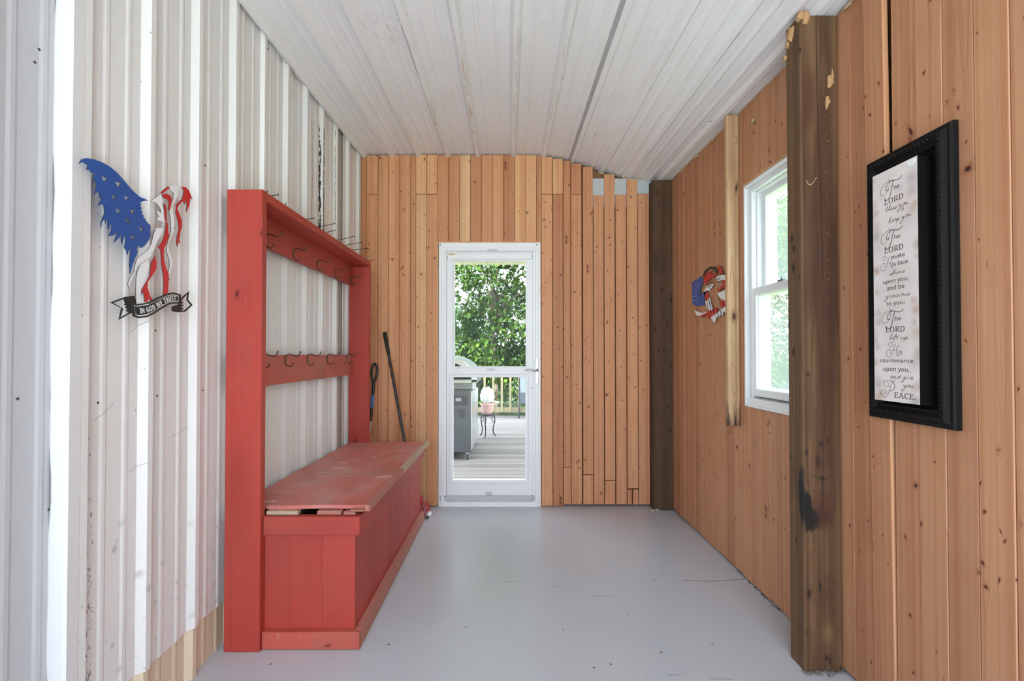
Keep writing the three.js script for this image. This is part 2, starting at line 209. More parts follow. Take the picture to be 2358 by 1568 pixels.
// ---------------------------------------------------------------- ceiling of ribbed steel sheets
const ceilPts = [[-1.4, 2.822], [0.16, 2.824], [0.30, 2.818], [0.484, 2.783], [0.658, 2.734], [0.866, 2.662], [1.144, 2.606], [1.45, 2.572]];
function ceilY(x, d) {
  let i = 0; while (i < ceilPts.length - 2 && ceilPts[i + 1][0] < x) i++;
  const [a, b] = [ceilPts[i], ceilPts[i + 1]];
  return a[1] + (b[1] - a[1]) * (x - a[0]) / (b[0] - a[0]) - 0.028 * (3.6 - d);
}
const ceilRibs = [-1.165, -0.94, -0.722, -0.486, -0.247, 0.038, 0.285, 0.514, 0.753, 0.965, 1.208];
const ceiling = struct('ceiling', 'white ribbed steel ceiling sheets sloping down to the right', 'ceiling');
{
  const W = 2048, H = 1536, [c, g] = canvas(W, H), x0 = -1.3, w = 2.7, d0 = 1.4, h = 2.3;
  const P = (x, d) => [(x - x0) / w * W, (d - d0) / h * H];
  g.fillStyle = '#e9e8e6'; g.fillRect(0, 0, W, H);
  mottle(g, W, H, 70, ['214,212,208', '240,240,240', '222,218,212'], 50, 220, 0.16);
  for (let i = 0; i < 130; i++) { g.fillStyle = `rgba(96,88,80,${rr(0.15, 0.6)})`; g.beginPath(); g.ellipse(rnd() * W, rnd() * H, rr(0.8, 2), rr(0.8, 2.6), 0, 0, 7); g.fill(); }
  const streak = (x, d1, d2, col, wd, n) => { for (let i = 0; i < n; i++) { const d = rr(d1, d2), l = rr(0.04, 0.2); g.strokeStyle = `rgba(${col},${rr(0.06, 0.28)})`; g.lineWidth = rr(0.7, wd); const q = x + rr(-0.012, 0.012); g.beginPath(); g.moveTo(...P(q, d)); g.lineTo(...P(q + rr(-0.003, 0.003), Math.min(d + l, d2))); g.stroke(); } };
  streak(-0.247, 2.1, 3.2, '150,104,70', 5, 46); streak(-0.486, 2.7, 3.4, '186,150,104', 8, 26); streak(-0.722, 2.8, 3.4, '190,156,110', 6, 16); streak(0.038, 2.0, 3.2, '120,96,76', 2.5, 30); streak(0.285, 2.0, 3.0, '110,96,84', 2.5, 26);
  streak(-0.94, 2.1, 3.5, '150,140,128', 2, 10); streak(0.753, 2, 3.2, '120,118,116', 2, 12); streak(0.965, 2, 3.2, '110,108,106', 2, 10);
  for (const [x, d1, d2] of [[-0.507, 2.12, 2.5], [-0.505, 3.0, 3.1], [-0.965, 2.45, 2.75], [0.98, 1.9, 2.0], [0.98, 2.05, 2.12]]) { g.strokeStyle = 'rgba(30,27,24,.9)'; g.lineWidth = 3.4; g.beginPath(); g.moveTo(...P(x, d1)); g.lineTo(...P(x + 0.004, (d1 + d2) / 2)); g.lineTo(...P(x, d2)); g.stroke(); } // open laps
  for (let i = 0; i < 24; i++) { g.strokeStyle = `rgba(130,124,118,${rr(0.15, 0.4)})`; g.lineWidth = rr(1, 5); const x = -0.62 + rr(-0.08, 0.12), d = 2.1 + rr(-0.05, 0.14); g.beginPath(); g.moveTo(...P(x, d)); g.lineTo(...P(x + 0.01, d + rr(0.01, 0.05))); g.stroke(); } // scuffs
  const map = texture(c, w, h, x0, -(d0 + h)); map.wrapS = map.wrapT = THREE.ClampToEdgeWrapping;
  const m = phys({ map, roughness: 0.42 });
  const prof = [-1.4];
  const add = (x, dy) => prof.push([x, dy]);
  const pts = [[-1.4, 0]];
  ceilRibs.forEach((r, i) => {
    if (i) { const a = ceilRibs[i - 1], s = (r - a) / 3; for (const k of [1, 2]) { const x = a + s * k; pts.push([x - 0.014, 0], [x - 0.005, -0.004], [x + 0.005, -0.004], [x + 0.014, 0]); } }
    const hgt = r > 0.4 ? 0.017 : 0.027; pts.push([r - 0.032, 0], [r - 0.014, -hgt], [r + 0.012, -hgt], [r + 0.028, 0]);
  });
  pts.push([1.45, 0]);
  const cuts = [-1.4, -0.275, 0.482, 1.45];
  for (let k = 0; k < 3; k++) {
    const sp = pts.filter((q) => q[0] >= cuts[k] - 1e-6 && q[0] <= cuts[k + 1] + 0.035);
    if (k) sp.unshift([cuts[k], -0.0015]);
    const lap = k ? -0.0015 : 0;
    const rows = [END, 1.2, 2.4, 3.66].map((d) => sp.map(([x, dy]) => [x, ceilY(x, d) + dy + lap, -d]));
    part('ceiling_sheet', sheet(rows, (q) => [q[0], q[2]]), m, ceiling);
  }
  const roof = std({ color: rgb(0.30, 0.24, 0.17), roughness: 0.9 });
  const xs = [-1.46, -0.6, 0.2, 0.5, 0.87, 1.15, 1.5];
  const lo = (d) => xs.map((x) => [x, ceilY(x, d) + 0.03, -d]), hi = (d) => xs.map((x) => [x, ceilY(x, d) + 0.16, -d]);
  part('roof_deck', merge([sheet([lo(END), lo(3.76)], (q) => [q[0], q[2]]), sheet([hi(3.76), hi(END)], (q) => [q[0], q[2]]), sheet([lo(3.76), hi(3.76)], (q) => [q[0], q[1]]), sheet([hi(END), lo(END)], (q) => [q[0], q[1]])]), roof, ceiling);
  const heads = [];
  for (const x of [-1.165, -0.94, -0.722, -0.486, -0.247, 0.038, 0.285]) { const s = new THREE.SphereGeometry(0.0045, 8, 6); s.translate(x, ceilY(x, 2.07) - 0.022, -2.07 - rr(-0.02, 0.02)); heads.push(s); }
  for (const [x, d] of [[-0.73, 2.72], [0.49, 2.65], [0.6, 3.1], [0.045, 2.9], [0.31, 2.55], [1.18, 2.62]]) { const s = new THREE.SphereGeometry(0.005, 8, 6); s.translate(x, ceilY(x, d) - 0.004, -d); heads.push(s); }
  const hm = part('screw_head', merge(heads), std({ color: rgb(0.09, 0.075, 0.065), roughness: 0.5, metalness: 0.4 }), ceiling); hm.userData.kind = 'stuff';
}

// ---------------------------------------------------------------- left wall of white ribbed steel over a beige skirt
const wallLeft = struct('wall_left', 'white ribbed steel wall with a beige steel skirt', 'wall');
const LX = -1.19, LR0 = 1.25, PITCH = 0.2286;
const whiteWallMap = (() => {
  const W = 2048, H = 2048, [c, g] = canvas(W, H), d0 = 1.0, w = 2.72, h = 2.9;
  const P = (d, y) => [(d - d0) / w * W, (1 - y / h) * H];
  g.fillStyle = '#e4e3e0'; g.fillRect(0, 0, W, H);
  mottle(g, W, H, 80, ['214,212,206', '232,232,230', '222,220,214'], 60, 240, 0.2);
  mottle(g, W, H * 0.3, 30, ['232,224,204'], 40, 160, 0.16);
  for (let i = 0; i < 110; i++) { const [x, y] = P(rr(1.22, 2.0), Math.abs(rr(0, 0.75) * rnd()) + 0.2); g.strokeStyle = `rgba(${pick(['110,108,106', '130,128,126', '90,88,86'])},${rr(0.08, 0.34)})`; g.lineWidth = rr(0.6, 1.8); const dx = rr(-12, 12), dy = rr(-6, 6); g.beginPath(); g.moveTo(x, y); g.quadraticCurveTo(x + dx * 0.5, y + dy + rr(-4, 4), x + dx, y + dy); g.stroke(); } for (let i = 0; i < 40; i++) { const [x, y] = P(rr(1.22, 1.9), 0.2 + 0.6 * rnd() * rnd()), r = rr(3, 12), q = g.createRadialGradient(x, y, 0, x, y, r); q.addColorStop(0, `rgba(120,118,114,${rr(0.15, 0.4)})`); q.addColorStop(1, 'rgba(120,118,114,0)'); g.fillStyle = q; g.fillRect(x - r, y - r, 2 * r, 2 * r); } // scuffs low on the wall
  for (let i = 0; i < 150; i++) { const [x, y] = P(1.285 + rr(-0.014, 0.014), 0.2 + 0.95 * rnd() * rnd()); g.fillStyle = `rgba(72,70,68,${rr(0.15, 0.55)})`; g.beginPath(); g.ellipse(x, y, rr(0.6, 2.2), rr(1, 5), 0, 0, 7); g.fill(); }
  for (let i = 0; i < 60; i++) { const [x, y] = P(rr(1.22, 3.6), rr(0.2, 2.8)); g.fillStyle = `rgba(90,86,82,${rr(0.2, 0.7)})`; g.beginPath(); g.ellipse(x, y, rr(0.7, 1.8), rr(0.8, 2.4), 0, 0, 7); g.fill(); }
  for (const y of [2.12, 2.06, 1.95, 1.9, 1.84]) for (let i = 0; i < 8; i++) { const [px, py] = P(1.228 + rr(0, 0.008), y + rr(-0.02, 0.02)); g.fillStyle = `rgba(150,112,64,${rr(0.4, 0.85)})`; g.beginPath(); g.ellipse(px, py, rr(1, 3), rr(1, 4), 0, 0, 7); g.fill(); } // rust
  const tear = (d, y0, y1, wd, a) => { let y = y1, q = d; while (y > y0) { const l = rr(0.008, 0.03); if (rnd() < 0.93) { g.strokeStyle = `rgba(${pick(['26,24,20', '40,36,30', '58,52,42'])},${a})`; g.lineWidth = rr(1, wd); g.beginPath(); g.moveTo(...P(q, y)); const n = q + (d - q) * 0.3 + rr(-0.0016, 0.0016); g.lineTo(...P(n, Math.max(y0, y - l))); g.stroke(); q = n; } y -= l * 0.9; } };
  tear(2.712, 1.93, 2.64, 4.5, 0.9); tear(2.727, 1.95, 2.62, 3.6, 0.85); tear(2.818, 1.82, 2.66, 9, 1); tear(2.826, 1.9, 2.55, 7, 1); tear(2.848, 1.84, 2.64, 9, 1); tear(2.854, 1.9, 2.5, 7, 0.95); tear(3.06, 2.1, 2.74, 2.5, 0.55); tear(2.36, 1.7, 2.6, 1.6, 0.2); // torn laps in the steel
  g.strokeStyle = 'rgba(140,138,134,.5)'; g.lineWidth = 2; for (const [d, y, e, f] of [[1.30, 1.02, 1.36, 1.06], [1.42, 0.84, 1.47, 0.86], [1.42, 1.28, 1.47, 1.32], [1.30, 1.62, 1.33, 1.60], [1.6, 0.92, 1.68, 0.94]]) { g.beginPath(); g.moveTo(...P(d, y)); g.lineTo(...P(e, f)); g.stroke(); }
  return texture(c, w, h, d0, 0);
})();
const whiteSteel = phys({ map: whiteWallMap, roughness: 0.38 });
const skirtSteel = phys({ color: rgb(0.70, 0.58, 0.42), roughness: 0.5 });
const plainSteel = phys({ color: rgb(0.70, 0.70, 0.69), roughness: 0.45 });
const greySteel = phys({ color: rgb(0.53, 0.54, 0.56), roughness: 0.5 });
{
  const profile = (d0, d1, x, deep = 1) => { // points along the wall with major ribs every pitch and two minor ribs between
    const pts = [[d0, 0]];
    for (let k = -12; k < 13; k++) {
      const r = LR0 + PITCH * k;
      const q = [[r - 0.030, 0], [r - 0.010, 0.019 * deep], [r + 0.010, 0.019 * deep], [r + 0.030, 0]];
      for (const s of [1, 2]) { const m = r + PITCH * s / 3; q.push([m - 0.013, 0], [m - 0.005, 0.003 * deep], [m + 0.005, 0.003 * deep], [m + 0.013, 0]); }
      for (const p of q) if (p[0] > d0 + 1e-4 && p[0] < d1 - 1e-4) pts.push(p);
    }
    pts.push([d1, 0]); return pts.map(([d, o]) => [d, x + o]);
  };
  const build = (name, d0, d1, x, yLow, yHigh, mat) => {
    const pr = profile(d0, d1, x), ys = typeof yHigh === 'function' ? yHigh : () => yHigh;
    const rows = [pr.map(([d, xx]) => [xx, ys(d), -d]), pr.map(([d, xx]) => [xx, yLow(d), -d])];
    return part(name, sheet(rows, (q) => [-q[2], q[1]]), mat, wallLeft);
  };
  const top = (d) => ceilY(LX, d) - 0.012 - 0.006 * Math.sin(d * 41);
  const low = (d) => 0.185 + 0.004 * Math.sin(d * 23);
  build('steel_sheet', 1.222, 2.146, LX + 0.0008, low, (d) => top(d) + 0.004, whiteSteel);
  build('steel_sheet', 2.146, 3.14, LX, low, top, whiteSteel);
  build('steel_sheet', 3.225, 3.64, LX, low, top, whiteSteel);
  build('skirt_sheet', 1.222, 3.62, LX - 0.006, () => -0.005, 0.195, skirtSteel);
  build('side_sheet', END, 1.212, -1.2165, () => -0.005, (d) => ceilY(LX, d) - 0.01, greySteel);
  part('filler_strip', bx(-1.2245, -1.196, 0.19, 2.80, 3.13, 3.235, 0), phys({ color: rgb(0.46, 0.43, 0.39), roughness: 0.6 }), wallLeft, 'grey brown strip between two sheets');
  part('backing', bx(-1.42, -1.225, -0.1, 2.84, 1.0, 3.74, 0), std({ color: rgb(0.42, 0.40, 0.37), roughness: 0.9 }), wallLeft); part('backing', bx(-1.42, -1.225, -0.1, 2.66, END, 0.998, 0), std({ color: rgb(0.42, 0.40, 0.37), roughness: 0.9 }), wallLeft);
  const heads = [];
  const head = (d, y, x = LX + 0.001) => { const s = new THREE.SphereGeometry(0.0036, 10, 6); s.scale(0.7, 1, 1); s.translate(x, y, -d); heads.push(s); };
  for (let k = 4; k < 11; k++) head(LR0 + PITCH * k + 0.05, 2.68 + 0.01 * k);
  for (const d of [2.43, 2.66, 2.9, 3.1]) head(d, 1.325);
  for (const [d, y] of [[2.54, 0.62], [2.7, 0.71], [2.98, 0.7], [3.1, 0.78], [3.1, 1.4], [1.31, 1.07], [1.53, 1.07], [1.76, 1.07], [1.52, 1.29], [1.76, 1.95], [1.6, 1.66], [2.0, 1.75], [1.70, 0.3], [1.9, 0.36]]) head(d, y);
  for (const [d, y] of [[1.12, 1.1], [1.17, 1.05], [1.16, 2.0], [1.15, 1.96], [1.17, 1.93], [1.17, 0.67], [1.2, 0.8]]) head(d, y, -1.216);
  const hm = part('screw_head', merge(heads), std({ color: rgb(0.06, 0.055, 0.05), roughness: 0.5, metalness: 0.3 }), wallLeft); hm.userData.kind = 'stuff';
}
const topTrim = struct('trim_2', 'ragged white flashing where the steel wall meets the ceiling', 'trim');
{
  const rows = [];
  for (let i = 0; i <= 60; i++) { const d = 1.75 + i / 60 * 1.86, c = ceilY(LX, d), lo = c - 0.034 - 0.010 * Math.abs(Math.sin(d * 17)) - 0.006 * Math.sin(d * 43 + 2); rows.push([[LX + 0.0215, lo, -d], [LX + 0.0225, c - 0.012, -d], [LX + 0.030, c - 0.006, -d], [LX + 0.052, c - 0.004, -d]]); }
  part('flashing', sheet(rows, (q) => [-q[2], q[1]]), plainSteel, topTrim);
}
const cornerTrim = struct('trim_1', 'white painted corner flashing at the near end of the steel wall', 'trim');
{
  const rows = []; // bent flashing with an uneven painted edge
  for (let i = 0; i <= 40; i++) { const y = i / 40 * 2.74, e = -1.216 + 0.003 * Math.sin(y * 9) + 0.0025 * Math.sin(y * 23 + 1); rows.push([[e, y, -1.2], [e + 0.004, y, -1.199], [-1.176, y, -1.199], [-1.169, y, -1.204], [-1.169, y, -1.236], [LX + 0.001, y, -1.242]]); }
  part('flashing', sheet(rows, (q) => [-q[2], q[1]]), plainSteel, cornerTrim);
}

// ---------------------------------------------------------------- back wall of pine boards round the storm door
const BD = 3.611, PX = 288.0;
const bX = (px) => (px - 1171) / PX, bY = (py) => 1.213 + (816 - py) / PX;
const wallBack = struct('wall_back', 'wall of narrow vertical pine boards around the storm door', 'wall');
{
  const board = (x0, x1, top, bot, tone, out = 0) => {
    const a = bX(x0) + 0.0012, b = bX(x1) - 0.0012, y0 = Math.max(0.004, bY(bot)), y1 = Math.min(bY(top), ceilY(a, BD) - 0.010, ceilY(b, BD) - 0.010);
    return part('board', bx(a, b, y0, y1, BD - out + rr(-0.0015, 0.0015), BD + 0.019, 0.0022), pineOf(tone), wallBack);
  };
  const list = [
    [825, 841, 356, 1166, 'd', -0.012], [842, 869, 356, 446, 'm'], [842, 869, 447, 1166, 'n'], [869.5, 894, 354, 1166, 'm'], [894, 919, 355, 1166, 'n'], [919, 945, 354, 1166, 'm'], [945, 957, 356, 1166, 'e'],
    [957, 981, 350, 446, 'l', 0.004], [957, 981, 447, 1166, 'p'], [981.5, 1007, 348, 446, 'l', 0.005], [981, 1007, 447, 1167, 'n'],
    [1007, 1032, 353, 557, 'm'], [1032, 1058, 354, 557, 'e'], [1058, 1083, 355, 558, 'p'], [1083, 1108, 353, 557, 'd'], [1108, 1133.5, 353, 557, 'm'], [1133.5, 1159, 353, 557, 'n'], [1159, 1185.4, 353, 557, 'd'], [1185.4, 1211, 354, 557, 'l'], [1211, 1236, 347, 557, 'l'], [1236, 1247, 352, 557, 'e'],
    [1247, 1272.5, 354, 446, 'l', 0.003], [1247, 1272.5, 447, 1168, 'n'], [1273, 1297, 360, 446, 'l', 0.003], [1273, 1297, 447, 1168, 'd'], [1297.5, 1314.5, 363, 1076, 'e'], [1297.5, 1314.5, 1077, 1161, 'm'],
    [1315, 1340, 368, 447, 'd'], [1315, 1340, 448, 1161, 'm'], [1342.5, 1366, 380, 1092, 'm', 0.003], [1342, 1366, 1094, 1161, 'm'], [1367, 1391, 449, 1161, 'm'], [1392, 1416.5, 397, 1105, 'm', 0.003], [1392, 1416.5, 1107, 1161, 'n'],
    [1418, 1443, 447, 1161, 'm'], [1444, 1469, 412, 1124, 'n', 0.004], [1444, 1454.5, 1127, 1161, 'm'], [1456.5, 1469, 1127, 1161, 'm'], [1470, 1496, 445, 1161, 'm'],
  ];
  for (const q of list) board(...q);
  // framing behind the boards, with the doorway left open
  const fr = sawnWood, f0 = BD + 0.08, f1 = BD + 0.12;
  part('framing', bx(-1.4, -0.572, -0.05, 2.82, f0, f1, 0), fr, wallBack);
  part('framing', bx(0.262, 1.42, -0.05, 2.58, f0, f1, 0), fr, wallBack);
  part('framing', bx(-0.572, 0.262, 2.115, 2.82, f0, f1, 0), fr, wallBack);
  part('framing', bx(0.262, 0.62, 2.58, 2.74, f0, f1, 0), fr, wallBack);
  part('framing', bx(0.262, 1.42, 2.58, 2.86, f1 - 0.02, f1, 0), fr, wallBack);
  part('steel_patch', bx(0.66, 1.15, 2.40, 2.628, BD + 0.012, BD + 0.0185, 0.001), phys({ color: rgb(0.52, 0.55, 0.55), roughness: 0.5 }), wallBack, 'pale grey steel showing above the short boards');
  // cut edge of the wall round the doorway
  part('door_jamb', bx(-0.572, -0.5635, 0.0, 2.112, BD + 0.002, f1, 0.001), pineMat.p[1], wallBack);
  part('door_jamb', bx(0.2515, 0.262, 0.0, 2.112, BD + 0.002, f1, 0.001), pineMat.n[2], wallBack);
  part('door_jamb', bx(-0.572, 0.262, 2.106, 2.116, BD - 0.003, f1, 0.001, 'x'), pineMat.n[0], wallBack);
}

// ---------------------------------------------------------------- right wall of pine boards round the window
const RX = 1.28, WIN = [1.845, 2.45, 0.93, 2.123];
const wallRight = struct('wall_right', 'wall of vertical tongued pine boards with one window', 'wall');
{
  const cell = (d0, d1, y0, y1, tone, out = 0) => part('board', bx(RX - out + rr(-0.0012, 0.0012), RX + 0.019, y0, y1, d0 + 0.0006, d1 - 0.0006, 0.002), pineOf(tone), wallRight);
  const seq = 'qsqrqsqqsrqsqtqsqqrsqqsrqsqstqqsrqqsqqsrqsqsqsqrq';
  let k = -30;
  for (; k < 22; k++) {
    const a = 1.679 + 0.0889 * k, b = Math.min(a + 0.0889, 3.53); if (a > 3.52 || a < END - 0.05) continue;
    const tone = seq[(k + 37) % seq.length], out = rr(-0.0012, 0.0012), top = Math.min(ceilY(RX, a), ceilY(RX, b)) - 0.008, low = 0.006 + rr(0, 0.01);
    if (k === -2) { // loose board that leans away from its neighbour at the top
      const g = bx(RX - 0.004, RX + 0.015, low, top, a + 0.001, b - 0.001, 0.003), p = g.attributes.position;
      for (let i = 0; i < p.count; i++) { const y = p.getY(i), s = Math.max(0, (y - 1.75) / 0.8); p.setZ(i, p.getZ(i) - 0.019 * s); p.setX(i, p.getX(i) - 0.006 * s); }
      part('board', g, pineMat.s[1], wallRight); continue;
    }
    if (b <= WIN[0] || a >= WIN[1]) { cell(a, b, low, top, tone, out); continue; }
    cell(a, b, low, WIN[2] - 0.001, tone, out); cell(a, b, WIN[3] + 0.003, top, tone, out);
    if (a < WIN[0]) cell(a, WIN[0], WIN[2], WIN[3], tone, out);
    if (b > WIN[1]) cell(WIN[1], b, WIN[2], WIN[3], tone, out);
  }
  const fr = sawnWood, x0 = RX + 0.095, x1 = RX + 0.15;
  for (const d of [WIN[0] - 0.012, WIN[1] + 0.002]) part('stud', bx(RX + 0.0205, x0, 0, 2.5, d, d + 0.01, 0), fr, wallRight);
  part('stud', bx(RX + 0.0205, x0, WIN[2] - 0.02, WIN[2] - 0.003, WIN[0], WIN[1], 0), fr, wallRight);
  part('framing', bx(x0, x1, -0.05, WIN[2] - 0.01, END, 3.74, 0), fr, wallRight);
  part('framing', bx(x0, x1, WIN[3] + 0.01, 2.50, END, 3.74, 0), fr, wallRight);
  part('framing', bx(x0, x1, WIN[2] - 0.01, WIN[3] + 0.01, END, WIN[0] - 0.01, 0), fr, wallRight);
  part('framing', bx(x0, x1, WIN[2] - 0.01, WIN[3] + 0.01, WIN[1] + 0.01, 3.74, 0), fr, wallRight);
  part('window_edging', bx(RX - 0.002, x1 - 0.02, WIN[3] + 0.0015, WIN[3] + 0.0085, WIN[0] - 0.005, WIN[1] + 0.005, 0.001, 'z'), pineMat.p[2], wallRight);
}

// ---------------------------------------------------------------- timber posts
function postMap(kind) { // 0.3 m by 2.6 m of old brown timber; v = 0 is the floor
  const W = 384, H = 2048, [c, g] = canvas(W, H), P = (x, y) => [x / 0.3 * W, (1 - y / 2.6) * H];
  const st = [['92,62,38', '70,46,28', '132,104,70', '112,84,52'], ['70,46,28', '58,38,24', '96,70,46', '84,60,38'], ['176,130,90', '150,100,64', '226,194,154', '204,164,120']][kind];
  g.fillStyle = ['#84664a', '#5c4430', '#c9a680'][kind]; g.fillRect(0, 0, W, H);
  for (let i = 0; i < 40; i++) { g.fillStyle = `rgba(${pick(st)},${rr(0.08, 0.3)})`; g.fillRect(rnd() * W, 0, rr(8, 60), H); }
  for (let i = 0; i < 520; i++) { const x = rnd() * W, y = rr(-400, H), l = rr(200, 1200); g.strokeStyle = `rgba(${pick(st)},${rr(0.08, 0.32)})`; g.lineWidth = rr(0.6, 3); g.beginPath(); g.moveTo(x, y); g.bezierCurveTo(x + rr(-6, 6), y + l / 3, x + rr(-6, 6), y + l * 0.66, x + rr(-5, 5), y + l); g.stroke(); }
  mottle(g, W, H, 70, st, 30, 130, 0.22);
  for (let k = 0; k < 10; k++) { const x = rr(30, W - 30), y = rr(0, H), up = rnd() < 0.5 ? 1 : -1; for (let j = 1; j < 9; j++) { const w = 4 * j, l = 46 * j; g.strokeStyle = `rgba(${st[1]},${rr(0.25, 0.5)})`; g.lineWidth = rr(1, 2.6); g.beginPath(); g.moveTo(x - w, y + up * l); g.bezierCurveTo(x - w * 0.6, y - up * 16, x + w * 0.6, y - up * 16, x + w, y + up * l); g.stroke(); } }
  for (let i = 0; i < (kind === 2 ? 7 : 26); i++) knot(g, rnd() * W, rnd() * H, rr(4, 10), rr(5, 16), rr(-0.3, 0.3), '40,24,14', '74,46,28');
  return [c, g, P];
}
const postTex = (c) => texture(c, 0.3, 2.6);
function uvOn(geo, f) { const p = geo.attributes.position, n = geo.attributes.normal, uv = geo.attributes.uv; for (let i = 0; i < p.count; i++) { const q = f(p.getX(i), p.getY(i), -p.getZ(i), n.getX(i), n.getY(i), n.getZ(i)); uv.setXY(i, q[0], q[1]); } return geo; }
const foamMat = std({ color: rgb(0.46, 0.27, 0.12), roughness: 0.8 }), foamPale = std({ color: rgb(0.52, 0.38, 0.22), roughness: 0.8 });
function foam(list, parent, mat = foamMat) { // beads of expanded sealing foam: [x, y, d, rx, ry, rz]
  for (const [x, y, d, a, b, c] of list) {
    const g = new THREE.IcosahedronGeometry(1, 3), p = g.attributes.position, s = rnd() * 9;
    for (let i = 0; i < p.count; i++) { const X = p.getX(i), Y = p.getY(i), Z = p.getZ(i), k = 1 + 0.22 * Math.sin(3 * X + s) * Math.cos(4 * Y - s) + 0.14 * Math.sin(7 * Z + 5 * Y + s); p.setXYZ(i, X * a * k, Y * b * k, Z * c * k); }
    g.computeVertexNormals(); g.translate(x, y, -d);
    part('foam_bead', toCreasedNormals(g, 1.2), mat, parent, 'tan expanded foam bead');
  }
}
{ // near post, 4 by 6 inches, with a charred knot low on its face
  const [c, g, P] = postMap(0);
  // front face occupies u 0..0.14, left face u 0.16..0.25
  const stain = (x, y, rx, ry, col, a) => { const [px, py] = P(x, y); g.save(); g.translate(px, py); g.scale(rx / 0.3 * 384, ry / 2.6 * 2048); const q = g.createRadialGradient(0, 0, 0, 0, 0, 1); q.addColorStop(0, `rgba(${col},${a})`); q.addColorStop(0.55, `rgba(${col},${a * 0.7})`); q.addColorStop(1, `rgba(${col},0)`); g.fillStyle = q; g.fillRect(-1, -1, 2, 2); g.restore(); };
  for (let i = 0; i < 26; i++) stain(rr(0.0, 0.14), rr(0.9, 2.5), rr(0.01, 0.05), rr(0.05, 0.3), pick(['66,40,26', '60,38,26', '140,116,84', '84,52,34']), rr(0.2, 0.5));
  stain(0.10, 1.4, 0.06, 1.1, '74,38,22', 0.5); stain(0.05, 2.42, 0.03, 0.16, '150,124,92', 0.5); stain(0.03, 2.2, 0.03, 0.15, '82,44,26', 0.6);
  for (let i = 0; i < 14; i++) stain(rr(0.0, 0.14), rr(0, 0.9), rr(0.01, 0.04), rr(0.02, 0.1), pick(['84,54,34', '150,116,80', '160,128,92']), rr(0.25, 0.5));
  stain(0.07, 0.63, 0.055, 0.085, '84,46,28', 0.85); stain(0.06, 0.58, 0.06, 0.05, '60,32,20', 0.7); for (let i = 0; i < 30; i++) stain(0.004 + 0.05 * rnd() * rnd(), 0.60 + rr(-0.06, 0.05), rr(0.004, 0.016), rr(0.012, 0.04), '14,9,7', 0.7); for (let i = 0; i < 18; i++) stain(0.236 + rr(-0.006, 0.014), 0.66 + rr(-0.08, 0.10), rr(0.003, 0.009), rr(0.02, 0.06), '24,20,20', 0.6); stain(0.008, 0.615, 0.03, 0.075, '10,8,7', 1); stain(0.03, 0.575, 0.035, 0.045, '22,13,9', 0.95); stain(0.01, 0.64, 0.022, 0.06, '8,6,6', 1); stain(0.233, 0.68, 0.02, 0.10, '22,20,22', 0.9); stain(0.242, 0.63, 0.018, 0.08, '12,10,10', 0.95);
  stain(0.055, 0.80, 0.012, 0.03, '56,26,14', 0.95); stain(0.072, 0.735, 0.009, 0.012, '36,20,12', 1);
  const line = (pts, w, col) => { g.strokeStyle = col; g.lineWidth = w; g.beginPath(); pts.forEach(([x, y], i) => (i ? g.lineTo(...P(x, y)) : g.moveTo(...P(x, y)))); g.stroke(); };
  line([[0.0725, 0.735], [0.0728, 0.65], [0.0722, 0.62]], 3.2, 'rgba(28,16,10,.95)'); line([[0.03, 0.75], [0.055, 0.735], [0.072, 0.73], [0.09, 0.737], [0.1, 0.75], [0.115, 0.745], [0.119, 0.70], [0.121, 0.64], [0.113, 0.585], [0.095, 0.565]], 2, 'rgba(52,30,18,.85)'); line([[0.005, 0.74], [0.02, 0.71], [0.03, 0.69], [0.05, 0.685]], 1.8, 'rgba(52,30,18,.7)');
  line([[0.062, 2.56], [0.064, 2.2], [0.072, 1.9], [0.078, 1.72], [0.08, 1.5]], 3.4, 'rgba(30,18,12,.9)'); line([[0.2, 1.3], [0.205, 1.1], [0.203, 0.8], [0.21, 0.55]], 2.6, 'rgba(36,24,16,.9)'); line([[0.184, 1.25], [0.186, 0.95]], 2, 'rgba(44,30,20,.8)');
  stain(0.195, 1.22, 0.01, 0.025, '44,26,16', 0.95); stain(0.17, 0.8, 0.008, 0.012, '30,18,12', 0.95);
  for (let i = 0; i < 46; i++) { g.fillStyle = `rgba(206,160,110,${rr(0.5, 0.95)})`; g.beginPath(); g.ellipse(...P(0.098 + rr(-0.006, 0.01), rr(1.4, 2.2)), rr(0.6, 2), rr(0.8, 3.4), 0, 0, 7); g.fill(); } // foam crumbs
  line([[0.018, 1.885], [0.026, 1.868], [0.036, 1.864], [0.048, 1.875], [0.056, 1.89], [0.062, 1.893]], 3, 'rgba(206,184,150,.95)');
  const t = thing('timber_post', 'thick dark timber post with a charred knot standing in front of the window', 'post', [1.2, 0, -1.78]);
  const geo = bx(1.13, 1.272, 0.0, ceilY(1.2, 1.78) - 0.022, 1.735, 1.826, 0.004);
  uvOn(geo, (x, y, d, nx, ny, nz) => (Math.abs(nx) > 0.7 ? [0.16 + (1.826 - d), y] : [x - 1.13, y]));
  part('shaft', geo, std({ map: postTex(c), color: rgb(0.74, 0.68, 0.60), bumpMap: postTex(c), bumpScale: 0.002, roughness: 0.75 }), t);
  foam([[1.132, 2.525, 1.74, 0.012, 0.018, 0.016], [1.127, 2.49, 1.79, 0.010, 0.03, 0.02], [1.13, 2.47, 1.81, 0.008, 0.02, 0.012], [1.152, 2.515, 1.732, 0.013, 0.026, 0.008], [1.243, 2.265, 1.732, 0.011, 0.022, 0.006], [1.252, 2.29, 1.733, 0.004, 0.022, 0.004], [1.232, 2.19, 1.732, 0.008, 0.018, 0.005], [1.228, 2.17, 1.732, 0.005, 0.012, 0.004], [1.125, 2.415, 1.824, 0.006, 0.010, 0.01]], t);
